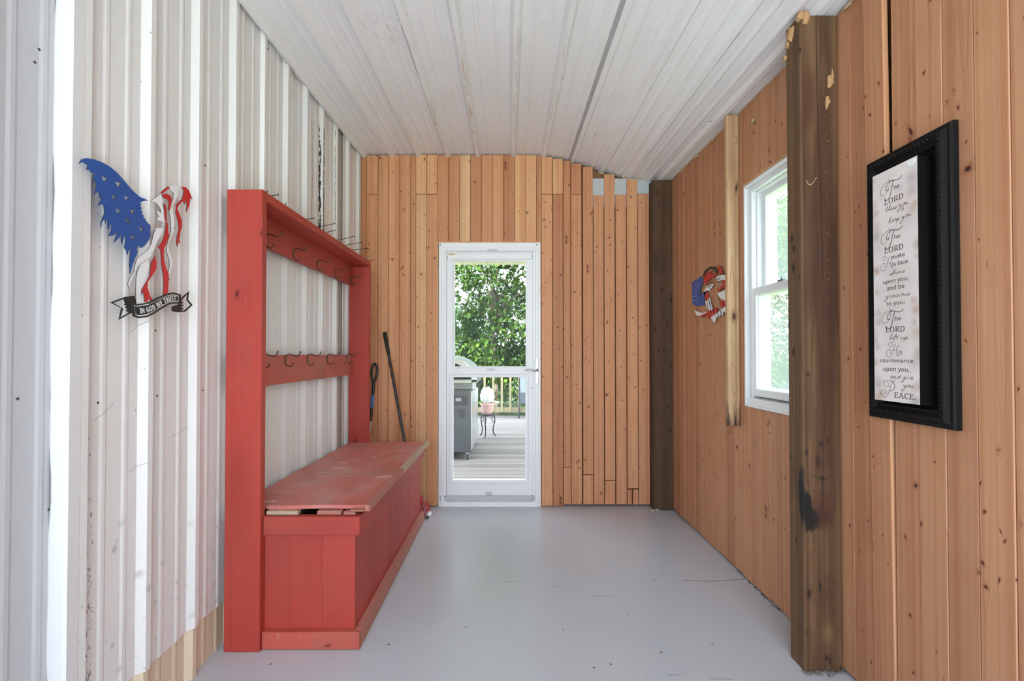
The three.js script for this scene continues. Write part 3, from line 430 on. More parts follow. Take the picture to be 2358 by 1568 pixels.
  const chips = []; for (let i = 0; i < 16; i++) { const s = new THREE.IcosahedronGeometry(rr(0.004, 0.012), 0); s.scale(1.7, 0.3, 0.8); s.rotateZ(rr(-0.3, 0.3)); s.rotateY(rnd() * 3); s.translate(rr(1.115, 1.275), 0.004, -(1.732 - 0.03 * rnd() * rnd())); chips.push(s); }
  const cm = part('rubble', merge(chips), std({ color: rgb(0.20, 0.19, 0.175), roughness: 0.9 }), t, 'loose grey paint flakes at the foot'); cm.userData.kind = 'stuff';
}
{ // back corner post
  const [c] = postMap(1), t = thing('timber_post', 'dark brown timber post in the far right corner', 'post', [1.2, 0, -3.57]);
  const geo = bx(1.127, 1.279, 0.0, ceilY(1.2, 3.57) - 0.024, 3.52, 3.609, 0.004);
  uvOn(geo, (x, y, d, nx) => (Math.abs(nx) > 0.7 ? [0.16 + (3.61 - d), y] : [x - 1.127, y]));
  part('shaft', geo, std({ map: postTex(c), bumpMap: postTex(c), bumpScale: 0.0015, roughness: 0.8 }), t);
  const chips = []; for (let i = 0; i < 12; i++) { const s = new THREE.IcosahedronGeometry(rr(0.006, 0.018), 0); s.scale(1.5, 0.8, 1); s.rotateY(rnd() * 3); s.translate(rr(1.085, 1.16), 0.008, -(3.505 - rr(0, 0.02))); chips.push(s); }
  const cm = part('rubble', merge(chips), std({ color: rgb(0.40, 0.35, 0.29), roughness: 0.9 }), t, 'loose pale flakes at the foot'); cm.userData.kind = 'stuff';
}
{ // stud beside the window, ending above the floor
  const [c, g, P] = postMap(2);
  for (let i = 0; i < 260; i++) { const [x, y] = P(rr(0, 0.3), 0.8 + rr(0, 0.03)); g.strokeStyle = `rgba(${pick(['46,28,18', '66,40,24', '30,20,14'])},${rr(0.3, 0.8)})`; g.lineWidth = rr(1, 4); g.beginPath(); g.moveTo(x, y); g.lineTo(x + rr(-6, 6), y - rr(10, 130) * rnd()); g.stroke(); } // dark rot at its lower end
  for (let k = 0; k < 3; k++) { const [x, y] = P(0.03, [1.3, 1.16, 1.06][k]); for (let j = 1; j < 6; j++) { g.strokeStyle = `rgba(120,78,50,${rr(0.2, 0.55)})`; g.lineWidth = rr(0.8, 2.6); g.beginPath(); for (let a = 0; a < 6.4; a += 0.35) { const r = 1 + 0.18 * Math.sin(a * 2 + k + j) + rr(-0.05, 0.05); g.lineTo(x + 5.2 * j * r * Math.cos(a), y + 13 * j * r * Math.sin(a) + (a > 3 ? -5 * j : 0)); } g.stroke(); } }
  knot(g, ...P(0.035, 1.42), 13, 17, 0, '70,42,28', '120,78,52');
  const t = thing('timber_stud', 'weathered wooden stud beside the window ending above the floor', 'stud', [1.25, 0.815, -2.51]);
  const geo = bx(1.212, 1.2795, 0.815, ceilY(1.24, 2.5) - 0.02, 2.495, 2.525, 0.004);
  uvOn(geo, (x, y, d, nx) => (Math.abs(nx) > 0.7 ? [0.2 + (2.53 - d), y] : [x - 1.212, y]));
  part('shaft', geo, std({ map: postTex(c), bumpMap: postTex(c), bumpScale: 0.0015, roughness: 0.7 }), t);
  foam([[1.262, 2.40, 2.492, 0.008, 0.02, 0.006]], t, foamPale);
}
foam([[0.615, 2.752, 3.602, 0.03, 0.008, 0.008], [0.68, 2.722, 3.602, 0.02, 0.008, 0.008], [0.75, 2.668, 3.615, 0.022, 0.008, 0.008], [0.835, 2.69, 3.602, 0.02, 0.012, 0.01], [0.885, 2.665, 3.602, 0.025, 0.012, 0.01], [0.925, 2.645, 3.60, 0.018, 0.022, 0.012], [0.955, 2.640, 3.602, 0.02, 0.01, 0.008], [1.06, 2.622, 3.602, 0.03, 0.007, 0.008], [1.11, 2.615, 3.602, 0.02, 0.009, 0.008]], wallBack, foamPale);
foam([[1.272, 2.556, 3.3, 0.008, 0.008, 0.02], [1.272, 2.55, 3.05, 0.008, 0.006, 0.03], [1.272, 2.543, 2.8, 0.008, 0.006, 0.02], [1.272, 2.52, 1.62, 0.010, 0.008, 0.05], [1.272, 2.518, 1.68, 0.008, 0.006, 0.03], [1.268, 2.42, 2.33, 0.006, 0.014, 0.014]], wallRight, foamPale);

// ---------------------------------------------------------------- storm door
const whitePaint = phys({ color: rgb(0.88, 0.88, 0.88), roughness: 0.35 });
const whiteVinyl = phys({ color: rgb(0.88, 0.88, 0.885), roughness: 0.4 });
const steelBright = std({ color: rgb(0.62, 0.62, 0.62), roughness: 0.35, metalness: 0.9 });
const brass = std({ color: rgb(0.12, 0.075, 0.045), roughness: 0.32, metalness: 0.75 });
const blackIron = std({ color: rgb(0.03, 0.026, 0.024), roughness: 0.4, metalness: 0.5 });
const glassMat = phys({ color: rgb(0.97, 0.985, 0.98), roughness: 0.03, transmission: 1, thickness: 0, ior: 1.5, specularIntensity: 0.2 });
const door = struct('door_1', 'white metal storm door with two glass panes', 'door', [-0.153, 0.03, -3.63]);
{
  const D = 3.622, X = (p) => (p - 1171) / 287.2, Y = (p) => 1.213 + (816 - p) / 287.2;
  const fr = (name, x0, x1, y0, y1, inset, d, depth, mat, parent = door) => { // mitred frame standing proud of distance d by depth
    const g = mitred(X(x0), X(x1), Y(y1), Y(y0), [[0, -0.03], [0, depth - 0.002], [0.002, depth], [inset - 0.003, depth], [inset, depth - 0.003], [inset, -0.03], [0, -0.03]]);
    g.translate(0, 0, -d); return part(name, g, mat, parent);
  };
  fr('outer_frame', 1010.5, 1244.5, 559, 1172, 0.062, D, 0.012, whitePaint);
  fr('outer_frame', 1017, 1239, 572, 1170, 0.024, D - 0.006, 0.014, whitePaint);
  part('frame_filler', bx(X(1022), X(1234), Y(592), Y(566), D + 0.004, D + 0.03, 0, 'x'), whitePaint, door); for (const [a, b] of [[1020, 1036], [1220, 1236]]) part('frame_filler', bx(X(a), X(b), Y(1150), Y(566), D + 0.008, D + 0.03, 0), whitePaint, door);
  const leaf = fr('door_leaf', 1029, 1227, 584, 1139, 0.05, D + 0.006, 0.012, whitePaint);
  part('door_leaf', bx(X(1042), X(1214), Y(861), Y(845), D - 0.006, D + 0.03, 0.003, 'x'), whitePaint, door);
  fr('upper_sash', 1043.5, 1214.5, 598, 848, 0.012, D + 0.004, 0.014, whiteVinyl);
  fr('lower_sash', 1034, 1220, 860, 1114, 0.034, D + 0.002, 0.013, whiteVinyl);
  fr('lower_sash', 1036, 1218, 862, 1112, 0.006, D - 0.006, 0.01, whiteVinyl);
  part('kick_rail', bx(X(1031), X(1226), Y(1140), Y(1113), D - 0.008, D + 0.03, 0.004, 'x'), whitePaint, door);
  part('sweep', bx(X(1013), X(1239), Y(1152), Y(1139), D - 0.016, D + 0.02, 0.002, 'x'), phys({ color: rgb(0.56, 0.57, 0.58), roughness: 0.4 }), door, 'grey aluminium sweep along the bottom');
  part('threshold', bx(-0.57, 0.26, 0.0, 0.022, D - 0.01, D + 0.1, 0.004, 'x'), std({ color: rgb(0.05, 0.05, 0.052), roughness: 0.6 }), door, 'dark threshold strip');
  part('head_rail', bx(X(1031), X(1226), Y(598), Y(584), D - 0.02, D + 0.02, 0.003, 'x'), whitePaint, door);
  const pane = (n, x0, x1, y0, y1, d) => part(n, new THREE.PlaneGeometry(X(x1) - X(x0), Y(y0) - Y(y1)).translate((X(x0) + X(x1)) / 2, (Y(y0) + Y(y1)) / 2, -d), glassMat, door);
  pane('glass_pane', 1045, 1213, 600, 846, D + 0.012); pane('glass_pane', 1040, 1216, 862, 1112, D + 0.008);
  const hp = part('handle_plate', bx(X(1232.5), X(1239.5), Y(884), Y(825), D - 0.022, D - 0.013, 0.003), phys({ color: rgb(0.74, 0.74, 0.74), roughness: 0.25, metalness: 0.4 }), door, 'slim pale handle plate');
  const hz = -(D - 0.028);
  part('lever', merge([tube([[X(1235), Y(851), -(D - 0.018)], [X(1237), Y(850), hz - 0.0], [X(1238), Y(853), hz + 0.012], [X(1231), Y(854.5), hz + 0.03], [X(1220), Y(851.5), hz + 0.034], [X(1207), Y(853), hz + 0.03]], 0.0052, 24, 8)]), std({ color: rgb(0.42, 0.39, 0.34), roughness: 0.3, metalness: 0.9 }), hp, 'curved metal lever');
  const small = (x0, x1, y0, y1, name, mat, label) => part(name, bx(X(x0), X(x1), Y(y1), Y(y0), D - 0.0205, D - 0.0075, 0.0015), mat, door, label);
  small(1122, 1146, 574.5, 579, 'sash_clip', phys({ color: rgb(0.6, 0.6, 0.6), roughness: 0.3 }));
  small(1121, 1140, 850, 854, 'sash_clip', phys({ color: rgb(0.62, 0.62, 0.62), roughness: 0.3 }));
  small(1119, 1132, 1131.5, 1138, 'sash_clip', phys({ color: rgb(0.55, 0.55, 0.55), roughness: 0.3 }));
  part('maker_sticker', bx(X(1033.5), X(1047), Y(589), Y(585.6), D - 0.0215, D - 0.018, 0), std({ color: rgb(0.62, 0.45, 0.16), roughness: 0.6 }), door, 'tiny yellow sticker');
  const sc = []; for (const [x, y] of [[1014, 565], [1236, 565], [1031, 594], [1225, 592], [1234, 832], [1234, 878], [1056, 848], [1224, 894], [1026, 1141], [1225, 1140], [1225, 1147]]) { const s = new THREE.SphereGeometry(0.0048, 8, 6); s.translate(X(x), Y(y), -(D - 0.0165)); sc.push(s); }
  part('screw_head', merge(sc), std({ color: rgb(0.1, 0.1, 0.1), roughness: 0.5 }), door).userData.kind = 'stuff';
}

// ---------------------------------------------------------------- window in the right wall
const win = struct('window_1', 'white double-hung window with hazy glass', 'window', [1.3, 0.93, -2.15]);
{
  const [d0, d1, y0, y1] = WIN; // built facing -x: local x runs towards the camera
  const put = (g) => g.applyMatrix4(new THREE.Matrix4().makeRotationY(-Math.PI / 2)); // local x -> world z, local z -> world -x
  const fr = (name, a, b, lo, hi, inset, x, depth, mat = whiteVinyl, parent = win) => { const g = mitred(-b, -a, lo, hi, [[0, -0.04], [0, depth - 0.003], [0.003, depth], [inset - 0.003, depth], [inset, depth - 0.003], [inset, -0.04], [0, -0.04]]); g.translate(0, 0, -x); return part(name, put(g), mat, parent); };
  fr('outer_frame', d0, d1, y0, y1, 0.014, 1.292, 0.014);
  fr('outer_frame', d0 + 0.012, d1 - 0.012, y0 + 0.012, y1 - 0.012, 0.030, 1.32, 0.02);
  fr('outer_frame', d0 + 0.04, d1 - 0.04, y0 + 0.04, y1 - 0.04, 0.012, 1.345, 0.02);
  fr('upper_sash', d0 + 0.045, d1 - 0.045, 1.525, y1 - 0.045, 0.034, 1.375, 0.022);
  fr('lower_sash', d0 + 0.038, d1 - 0.030, 0.99, 1.562, 0.040, 1.33, 0.026);
  fr('lower_sash', d0 + 0.07, d1 - 0.064, 1.024, 1.528, 0.010, 1.338, 0.022);
  part('sill', bx(1.287, 1.40, y0 + 0.004, 0.979, d0 + 0.014, d1 - 0.016, 0.004, 'z'), whiteVinyl, win);
  part('sill_stop', bx(1.372, 1.39, 0.96, 1.01, d0 + 0.014, d1 - 0.016, 0.001, 'z'), whiteVinyl, win);
  const hazy = phys({ color: rgb(0.72, 0.77, 0.75), roughness: 0.44, transmission: 1, thickness: 0, ior: 1.45 });
  const pane = (a, b, lo, hi, x) => { const g = new THREE.PlaneGeometry(b - a, hi - lo); g.rotateY(-Math.PI / 2); g.translate(x, (lo + hi) / 2, -(a + b) / 2); part('glass_pane', g, hazy, win, 'hazy glass pane'); };
  pane(d0 + 0.07, d1 - 0.07, 1.55, y1 - 0.07, 1.372); pane(d0 + 0.07, d1 - 0.07, 1.02, 1.535, 1.345);
  for (const d of [2.17, 2.08]) part('sash_lock', merge([bx(1.305, 1.325, 1.562, 1.570, d - 0.02, d + 0.02, 0.002), new THREE.ConeGeometry(0.008, 0.022, 6).translate(1.315, 1.578, -d)]), std({ color: rgb(0.12, 0.12, 0.12), roughness: 0.5 }), win, 'dark sash lock');
}

// ---------------------------------------------------------------- red hall bench with coat rails
function redMap(worn, w, h) { // dull barn-red paint; worn adds scuffs down to dust and bare wood
  const W = 1024, H = 1024, [c, g] = canvas(W, H);
  g.fillStyle = '#c65a4a'; g.fillRect(0, 0, W, H);
  for (let i = 0; i < 300; i++) { g.strokeStyle = `rgba(${pick(['150,52,40', '206,104,88', '136,46,36'])},${rr(0.03, 0.12)})`; g.lineWidth = rr(1, 5); const x = rnd() * W; g.beginPath(); g.moveTo(x, 0); g.bezierCurveTo(x + rr(-8, 8), H / 3, x + rr(-8, 8), H * 0.66, x + rr(-8, 8), H); g.stroke(); }
  mottle(g, W, H, 90, worn ? ['150,112,100', '168,130,116', '176,90,78', '128,80,68'] : ['188,98,80', '156,60,48', '184,116,98', '146,78,62', '206,98,80'], 30, 190, worn ? 0.34 : 0.26);
  if (!worn) for (let i = 0; i < 260; i++) { g.strokeStyle = `rgba(${pick(['216,136,118', '134,50,40', '196,120,100', '120,58,46'])},${rr(0.06, 0.26)})`; g.lineWidth = rr(0.6, 2); const x = rnd() * W, y = rr(-100, H), l = rr(40, 360); g.beginPath(); g.moveTo(x, y); g.lineTo(x + rr(-3, 3), y + l); g.stroke(); }
  for (let i = 0; i < (worn ? 150 : 90); i++) { g.strokeStyle = `rgba(${pick(['226,200,190', '206,160,146', '186,160,140'])},${rr(0.15, 0.7)})`; g.lineWidth = rr(0.6, 2.4); const x = rnd() * W, y = rnd() * H, l = rr(4, worn ? 34 : 18); g.beginPath(); g.moveTo(x, y); g.lineTo(x + (worn ? l : rr(-3, 3)), y + (worn ? rr(-4, 4) : l)); g.stroke(); }
  for (let i = 0; i < (worn ? 14 : 8); i++) knot(g, rnd() * W, rnd() * H, rr(4, 9), rr(4, 10), rr(-1, 1), '92,28,22', '120,40,30');
  if (worn) for (let i = 0; i < 24; i++) { const x = rnd() * W, y = rnd() * H; g.fillStyle = `rgba(190,166,150,${rr(0.3, 0.7)})`; g.beginPath(); g.ellipse(x, y, rr(6, 40), rr(1, 5), rr(-0.1, 0.1), 0, 7); g.fill(); }
  return texture(c, w, h);
}
const redTex = redMap(false, 0.9, 1.9), redWornTex = redMap(true, 0.6, 1.4);
const red = std({ map: redTex, color: rgb(0.76, 0.45, 0.44), roughness: 0.55, bumpMap: redTex, bumpScale: 0.0004 });
const redDull = std({ map: redWornTex, color: rgb(0.95, 0.90, 0.86), roughness: 0.6 });
const wornEdge = (() => { const W = 256, H = 1024, [c, g] = canvas(W, H); g.fillStyle = '#b27264'; g.fillRect(0, 0, W, H); for (let i = 0; i < 420; i++) { g.strokeStyle = `rgba(${pick(['196,168,146', '180,146,124', '158,76, 62', '190,150,130', '140,62,50'])},${rr(0.1, 0.4)})`; g.lineWidth = rr(0.8, 7); const x = rnd() * W, y = rr(-80, H); g.beginPath(); g.moveTo(x, y); g.lineTo(x + rr(-5, 5), y + rr(60, 420)); g.stroke(); } speckle(g, W, H, 40, 'rgba(50,36,30,.7)', 1, 3); return std({ map: texture(c, 0.1, 0.9), roughness: 0.75 }); })();
const bareEdge = (() => { const W = 256, H = 512, [c, g] = canvas(W, H); g.fillStyle = '#bba48b'; g.fillRect(0, 0, W, H); for (let i = 0; i < 260; i++) { g.strokeStyle = `rgba(${pick(['214,196,172', '168,140,114', '170,104,88', '146,122,100'])},${rr(0.12, 0.4)})`; g.lineWidth = rr(0.8, 6); const x = rnd() * W, y = rr(-60, H); g.beginPath(); g.moveTo(x, y); g.lineTo(x + rr(-4, 4), y + rr(50, 260)); g.stroke(); } return std({ map: texture(c, 0.1, 0.6), roughness: 0.8 }); })();
{
  const t = thing('hall_bench', 'red painted storage bench with tall coat rack standing against the white wall', 'bench', [-0.9, 0, -2.58]);
  const x0 = -1.158, xf = -1.012;
  part('rack_post', bx(x0, xf, 0, 1.889, 1.848, 1.886, 0.003), red, t);
  part('rack_post', bx(x0, xf, 0, 1.849, 3.27, 3.308, 0.003), red, t);
  const top = part('top_board', bx(x0, xf, 1.8495, 1.887, 1.8865, 3.31, 0.003, 'z'), red, t);
  const upper = part('upper_rail', bx(x0, -1.130, 1.712, 1.849, 1.8865, 3.2695, 0.003, 'z'), red, t);
  const lower = part('lower_rail', bx(x0, -1.130, 1.063, 1.207, 1.8865, 3.2695, 0.003, 'z'), redDull, t, 'lower coat rail, dusty red');
  const hook = (d, y, parent) => {
    const X = -1.131, j = rr(-0.004, 0.004), P = (a) => a.map(([o, u, s]) => [X + o, y + u, -d + (s ?? 0) + j * o * 10]);
    const g = merge([tube(P([[0.004, -0.004], [0.008, 0.010], [0.022, 0.015], [0.042, 0.008], [0.058, 0.003], [0.070, 0.009], [0.078, 0.024]]), 0.0027, 20, 7), tube(P([[0.004, 0.006], [0.003, -0.016], [0.006, -0.036], [0.018, -0.048], [0.032, -0.046], [0.040, -0.034]]), 0.0027, 18, 7), new THREE.SphereGeometry(0.0042, 8, 6).translate(X + 0.078, y + 0.025, -d + j), new THREE.SphereGeometry(0.004, 8, 6).translate(X + 0.0405, y - 0.033, -d), bx(X - 0.001, X + 0.005, y - 0.03, y + 0.008, d - 0.006, d + 0.006, 0.001)]);
    part('hook', g, brass, parent, 'bronze wire coat hook');
  };
  for (const d of [2.09, 2.364, 2.659, 2.94, 3.214]) hook(d, 1.752, upper);
  for (const d of [2.06, 2.286, 2.537, 2.812, 3.149]) hook(d, 1.197, lower);
  for (const [d, X, Y] of [[1.937, -0.992, 1.898], [2.269, -0.981, 1.897], [2.41, -0.93, 1.91], [2.533, -0.975, 1.909], [2.702, -0.925, 1.919], [2.819, -0.919, 1.911], [2.929, -0.912, 1.899], [3.29, -0.985, 1.90]]) {
    const a = [-1.06, 1.886, -d], b = [X, Y, -d], h = [X + 0.0015, Y + 0.0003, -d];
    part('nail', merge([bar(a, b, 0.0019), bar(b, h, 0.0042)]), blackIron, top, 'long dark nail');
  }
  for (const d of [1.90, 2.06]) part('nail', bar([-1.02, 1.886, -d], [-1.02, 1.905, -d], 0.0018), blackIron, top, 'short dark nail');
  // chest
  for (const [a, b] of [[x0, -0.907], [-0.9065, -0.775], [-0.7745, -0.638]]) part('end_board', bx(a, b, 0.004, 0.538, 1.8885 + rr(0, 0.0006), 1.909, 0.0006), red, t);
  [1.911, 2.14, 2.40, 2.67, 2.93, 3.262].forEach((d, i, l) => { if (i < 5) part('front_board', bx(-0.656, -0.638, 0.004, 0.536, d + 0.0006, l[i + 1] - 0.0006, 0.0015), red, t); });
  part('end_board', bx(x0, -0.638, 0.004, 0.538, 3.263, 3.2695, 0.001), red, t); part('end_board', bx(xf + 0.004, -0.638, 0.004, 0.538, 3.2695, 3.285, 0.001), red, t);
  part('bottom_board', bx(x0, -0.657, 0.02, 0.035, 1.91, 3.262, 0.001, 'z'), sawnWood, t);
  part('top_band', bx(xf + 0.001, -0.612, 0.464, 0.541, 1.868, 1.8880, 0.003, 'x'), red, t);
  part('top_band', bx(-0.637, -0.612, 0.464, 0.541, 1.8885, 3.29, 0.003, 'z'), red, t);
  part('base_trim', bx(xf + 0.001, -0.610, 0.002, 0.072, 1.862, 1.8880, 0.003, 'x'), redDull, t);
  part('base_trim', bx(-0.637, -0.610, 0.002, 0.072, 1.8885, 3.29, 0.003, 'z'), wornEdge, t, 'scuffed base trim along the front');
  part('rim', bx(-1.012, -0.88, 0.5385, 0.5545, 1.890, 1.93, 0.004, 'x'), bareEdge, t, 'splintered rim'); part('rim', bx(-0.80, -0.70, 0.5385, 0.5545, 1.893, 1.93, 0.003, 'x'), wornEdge, t); part('rim', bx(-0.69, -0.64, 0.5385, 0.552, 1.893, 1.93, 0.003, 'x'), wornEdge, t);
  // hinged lid: sagging plywood with bumps
  const lidMap = (() => {
    const W = 1024, H = 2048, [c, g] = canvas(W, H), P = (x, d) => [(x + 1.16) / 0.6 * W, (d - 1.9) / 1.45 * H];
    g.fillStyle = '#c8746a'; g.fillRect(0, 0, W, H);
    mottle(g, W, H, 120, ['190,150,142', '200,164,156', '166,88,78', '200,104,94', '180,140,130', '150,84,76'], 40, 260, 0.34);
    for (let i = 0; i < 140; i++) { g.strokeStyle = `rgba(${pick(['206,160,148', '120,44,36', '168,110,98'])},${rr(0.08, 0.3)})`; g.lineWidth = rr(1, 6); const x = rnd() * W, y = rnd() * H; g.beginPath(); g.moveTo(x, y); g.bezierCurveTo(x + 60, y + rr(-14, 14), x + 120, y + rr(-14, 14), x + rr(140, 360), y + rr(-20, 20)); g.stroke(); }
    const scuff = (x, d, l, n) => { for (let i = 0; i < n; i++) { g.strokeStyle = `rgba(${pick(['246,236,228', '226,212,200', '206,188,172'])},${rr(0.5, 1)})`; g.lineWidth = rr(1, 8); const [px, py] = P(x + rr(-l, l), d + rr(-0.012, 0.012)); g.beginPath(); g.moveTo(px, py); g.quadraticCurveTo(px + 20, py + rr(-14, 14), px + rr(12, 80), py + rr(-10, 10)); g.stroke(); } };
    scuff(-0.83, 2.96, 0.02, 10); scuff(-0.85, 2.83, 0.02, 10); scuff(-0.72, 3.02, 0.06, 12); scuff(-0.66, 3.08, 0.05, 14); scuff(-0.87, 2.40, 0.02, 12); scuff(-0.78, 2.48, 0.06, 12); scuff(-0.66, 2.37, 0.05, 22); scuff(-1.02, 2.46, 0.03, 16); scuff(-1.0, 2.7, 0.03, 14); scuff(-1.1, 3.2, 0.03, 12); scuff(-1.08, 1.98, 0.05, 34); scuff(-1.05, 2.1, 0.03, 10); scuff(-0.95, 2.56, 0.05, 12); scuff(-0.8, 2.15, 0.1, 10);
    speckle(g, W, H, 60, 'rgba(236,226,216,.7)', 1, 3.4); speckle(g, W, H, 30, 'rgba(70,30,24,.7)', 1, 3.4);
    return texture(c, 0.6, 1.45, -1.16, -3.35);
  })();
  const rows = [], NX = 24, ND = 40, yTop = (x, d) => 0.572 - 0.006 * Math.sin((x + 1.16) / 0.57 * 3.14) * Math.sin((d - 1.9) * 2.2) + 0.003 * Math.sin(x * 13 + d * 9) * Math.sin(d * 23 + x * 5) + 0.002 * Math.sin(d * 37);
  const under = [];
  for (let i = 0; i <= ND; i++) { const d = 1.915 + i / ND * (3.312 - 1.915), a = [], b = []; for (let j = 0; j <= NX; j++) { const x = -1.156 + j / NX * 0.562; a.push([x, yTop(x, d), -d]); b.push([x, yTop(x, d) - 0.0155, -d]); } rows.push(a); under.push(b); }
  const uvf = (q) => [q[0], q[2]], rim = (k) => [rows.map((r) => r[k]), under.map((r) => r[k])];
  const lidTop = sheet(rows, uvf), lid = part('lid', merge([toCreasedNormals(lidTop, 1), sheet(under, uvf), sheet([rows[0], under[0]], uvf), sheet([rows[ND], under[ND]], uvf), sheet(rim(0), uvf), sheet(rim(NX), uvf)]), std({ map: lidMap, roughness: 0.48 }), t, 'scuffed red plywood lid');
  part('edging', bx(-0.606, -0.582, 0.551, 0.5785, 1.90, 2.52, 0.004, 'z'), wornEdge, lid, 'worn edging strip');
  part('edging', bx(-0.606, -0.580, 0.551, 0.579, 2.522, 3.318, 0.004, 'z'), bareEdge, lid, 'edging strip worn to bare wood');
  part('splinter', bx(-0.66, -0.60, 0.556, 0.5625, 1.885, 1.93, 0.002, 'x'), wornEdge, lid);
}

// ---------------------------------------------------------------- eagle in painted sheet metal on the left wall
const shapeOf = (flat, ox, oy, sx = 1) => new THREE.Shape(Array.from({ length: flat.length / 2 }, (_, i) => new THREE.Vector2((flat[2 * i] - ox) * sx, flat[2 * i + 1] - oy)));
const pathOf = (flat, ox, oy, sx = 1) => { const p = new THREE.Path(); p.setFromPoints(shapeOf(flat, ox, oy, sx).getPoints()); return p; };
const edgeDark = std({ color: rgb(0.05, 0.05, 0.055), roughness: 0.5, metalness: 0.4 });
const paintBlue = std({ color: rgb(0.018, 0.085, 0.33), roughness: 0.35 }), paintRed = std({ color: rgb(0.55, 0.022, 0.022), roughness: 0.35 }), paintWhite = std({ color: rgb(0.82, 0.82, 0.82), roughness: 0.4 }), paintBlack = std({ color: rgb(0.012, 0.012, 0.012), roughness: 0.4 });
const plate = (s, z, t = 0.0022) => { const g = new THREE.ExtrudeGeometry(s, { depth: t, bevelEnabled: false, curveSegments: 4 }); g.translate(0, 0, z); return g; };
function flat(name, shape, z, mat, parent, label) { const m = new THREE.Mesh(plate(shape, z), [mat, edgeDark]); m.name = name; m.castShadow = m.receiveShadow = true; if (label) m.userData.label = label; parent.add(m); return m; }
const font = await new FontLoader().loadAsync('fonts/droid/droid_sans_bold.typeface.json');
{
  const [ox, oy] = [1.43, 1.318];
  const g = thing('eagle_wall_art', 'metal eagle cutout in stars and stripes with a black banner on the white wall', 'wall art', [LX + 0.030, oy, -ox]);
  g.rotation.y = Math.PI / 2;
  const S = (k) => shapeOf(EAGLE[k], ox, oy);
  const wing = S('blue');
  for (let i = 0; i < EAGLE.stars.length; i += 2) {
    const p = new THREE.Path(), cx = EAGLE.stars[i] - ox, cy = EAGLE.stars[i + 1] - oy, r = 0.0112 + 0.001 * Math.sin(i);
    const pts = Array.from({ length: 10 }, (_, k) => { const a = Math.PI / 2 + k * Math.PI / 5 + 0.2, q = k % 2 ? r * 0.42 : r; return new THREE.Vector2(cx + q * Math.cos(a), cy + q * Math.sin(a)); });
    p.setFromPoints(pts.concat([pts[0]])); wing.holes.push(p);
  }
  flat('wing', wing, 0.006, paintBlue, g, 'blue wing with star cutouts');
  for (const k of ['red_a', 'red_b', 'red_c', 'red_d', 'red_e']) flat('stripe', S(k), 0.007, paintRed, g, 'red stripe');
  for (const k of ['white_a', 'white_b', 'white_c']) flat('stripe', S(k), 0.004, paintWhite, g, 'white stripe');
  flat('head', S('white_d'), 0.0055, paintWhite, g, 'white eagle head');
  const boss = new THREE.Mesh(new THREE.CylinderGeometry(0.0045, 0.0055, 0.005, 14).rotateX(Math.PI / 2).translate(1.4185 - ox, 1.609 - oy, 0.003), std({ color: rgb(0.4, 0.38, 0.33), roughness: 0.4, metalness: 0.6 })); boss.name = 'fixing_bolt'; g.add(boss);
  const band = S('banner'); const slot = pathOf(EAGLE.slot, ox, oy); band.holes.push(slot);
  const bn = flat('banner', band, 0.0085, paintBlack, g, 'black banner');
  flat('banner_face', S('slot_in'), 0.0085, paintBlack, bn);
  const ta = S('tail_a'); ta.holes.push(pathOf(EAGLE.tail_a_hole, ox, oy)); flat('banner_tail', ta, 0.006, paintBlack, bn);
  const tb = S('tail_b'); tb.holes.push(pathOf(EAGLE.tail_b_hole, ox, oy)); flat('banner_tail', tb, 0.006, paintBlack, bn);
  // IN GOD WE TRUST follows the banner's wave: middle line of the inner face
  const f = EAGLE.slot_in, mid = []; for (let i = 0; i < 7; i++) { const a = [f[2 * i], f[2 * i + 1]], j = [13, 13, 12, 11, 10, 9, 7][i], b = [f[2 * j], f[2 * j + 1]]; mid.push(new THREE.Vector3((a[0] + b[0]) / 2 - ox, (a[1] + b[1]) / 2 - oy, 0)); }
  const curve = new THREE.CatmullRomCurve3(mid), text = 'IN GOD WE TRUST', letters = [];
  const adv = [...text].map((c) => (c === ' ' ? 0.5 : c === 'I' ? 0.5 : c === 'W' ? 1.35 : c === 'G' || c === 'O' || c === 'D' ? 1.05 : 0.95)), tot = adv.reduce((a, b) => a + b);
  let run = 0;
  [...text].forEach((c, i) => {
    if (c !== ' ') {
      const u = 0.055 + 0.90 * (run + adv[i] / 2) / tot, p = curve.getPointAt(u), tn = curve.getTangentAt(u), tg = new TextGeometry(c, { font, size: 0.0162, depth: 0.0008, curveSegments: 3 });
      tg.computeBoundingBox(); const b = tg.boundingBox; tg.translate(-(b.min.x + b.max.x) / 2, -(b.min.y + b.max.y) / 2, 0); tg.scale(0.78, 1.0, 1); tg.rotateZ(Math.atan2(tn.y, tn.x)); tg.translate(p.x, p.y, 0.0106); letters.push(tg);
    }
    run += adv[i];
  });
  const lm = new THREE.Mesh(merge(letters), std({ color: rgb(0.66, 0.66, 0.64), roughness: 0.5 })); lm.name = 'lettering'; lm.userData.label = 'pale letters reading IN GOD WE TRUST'; bn.add(lm);
}
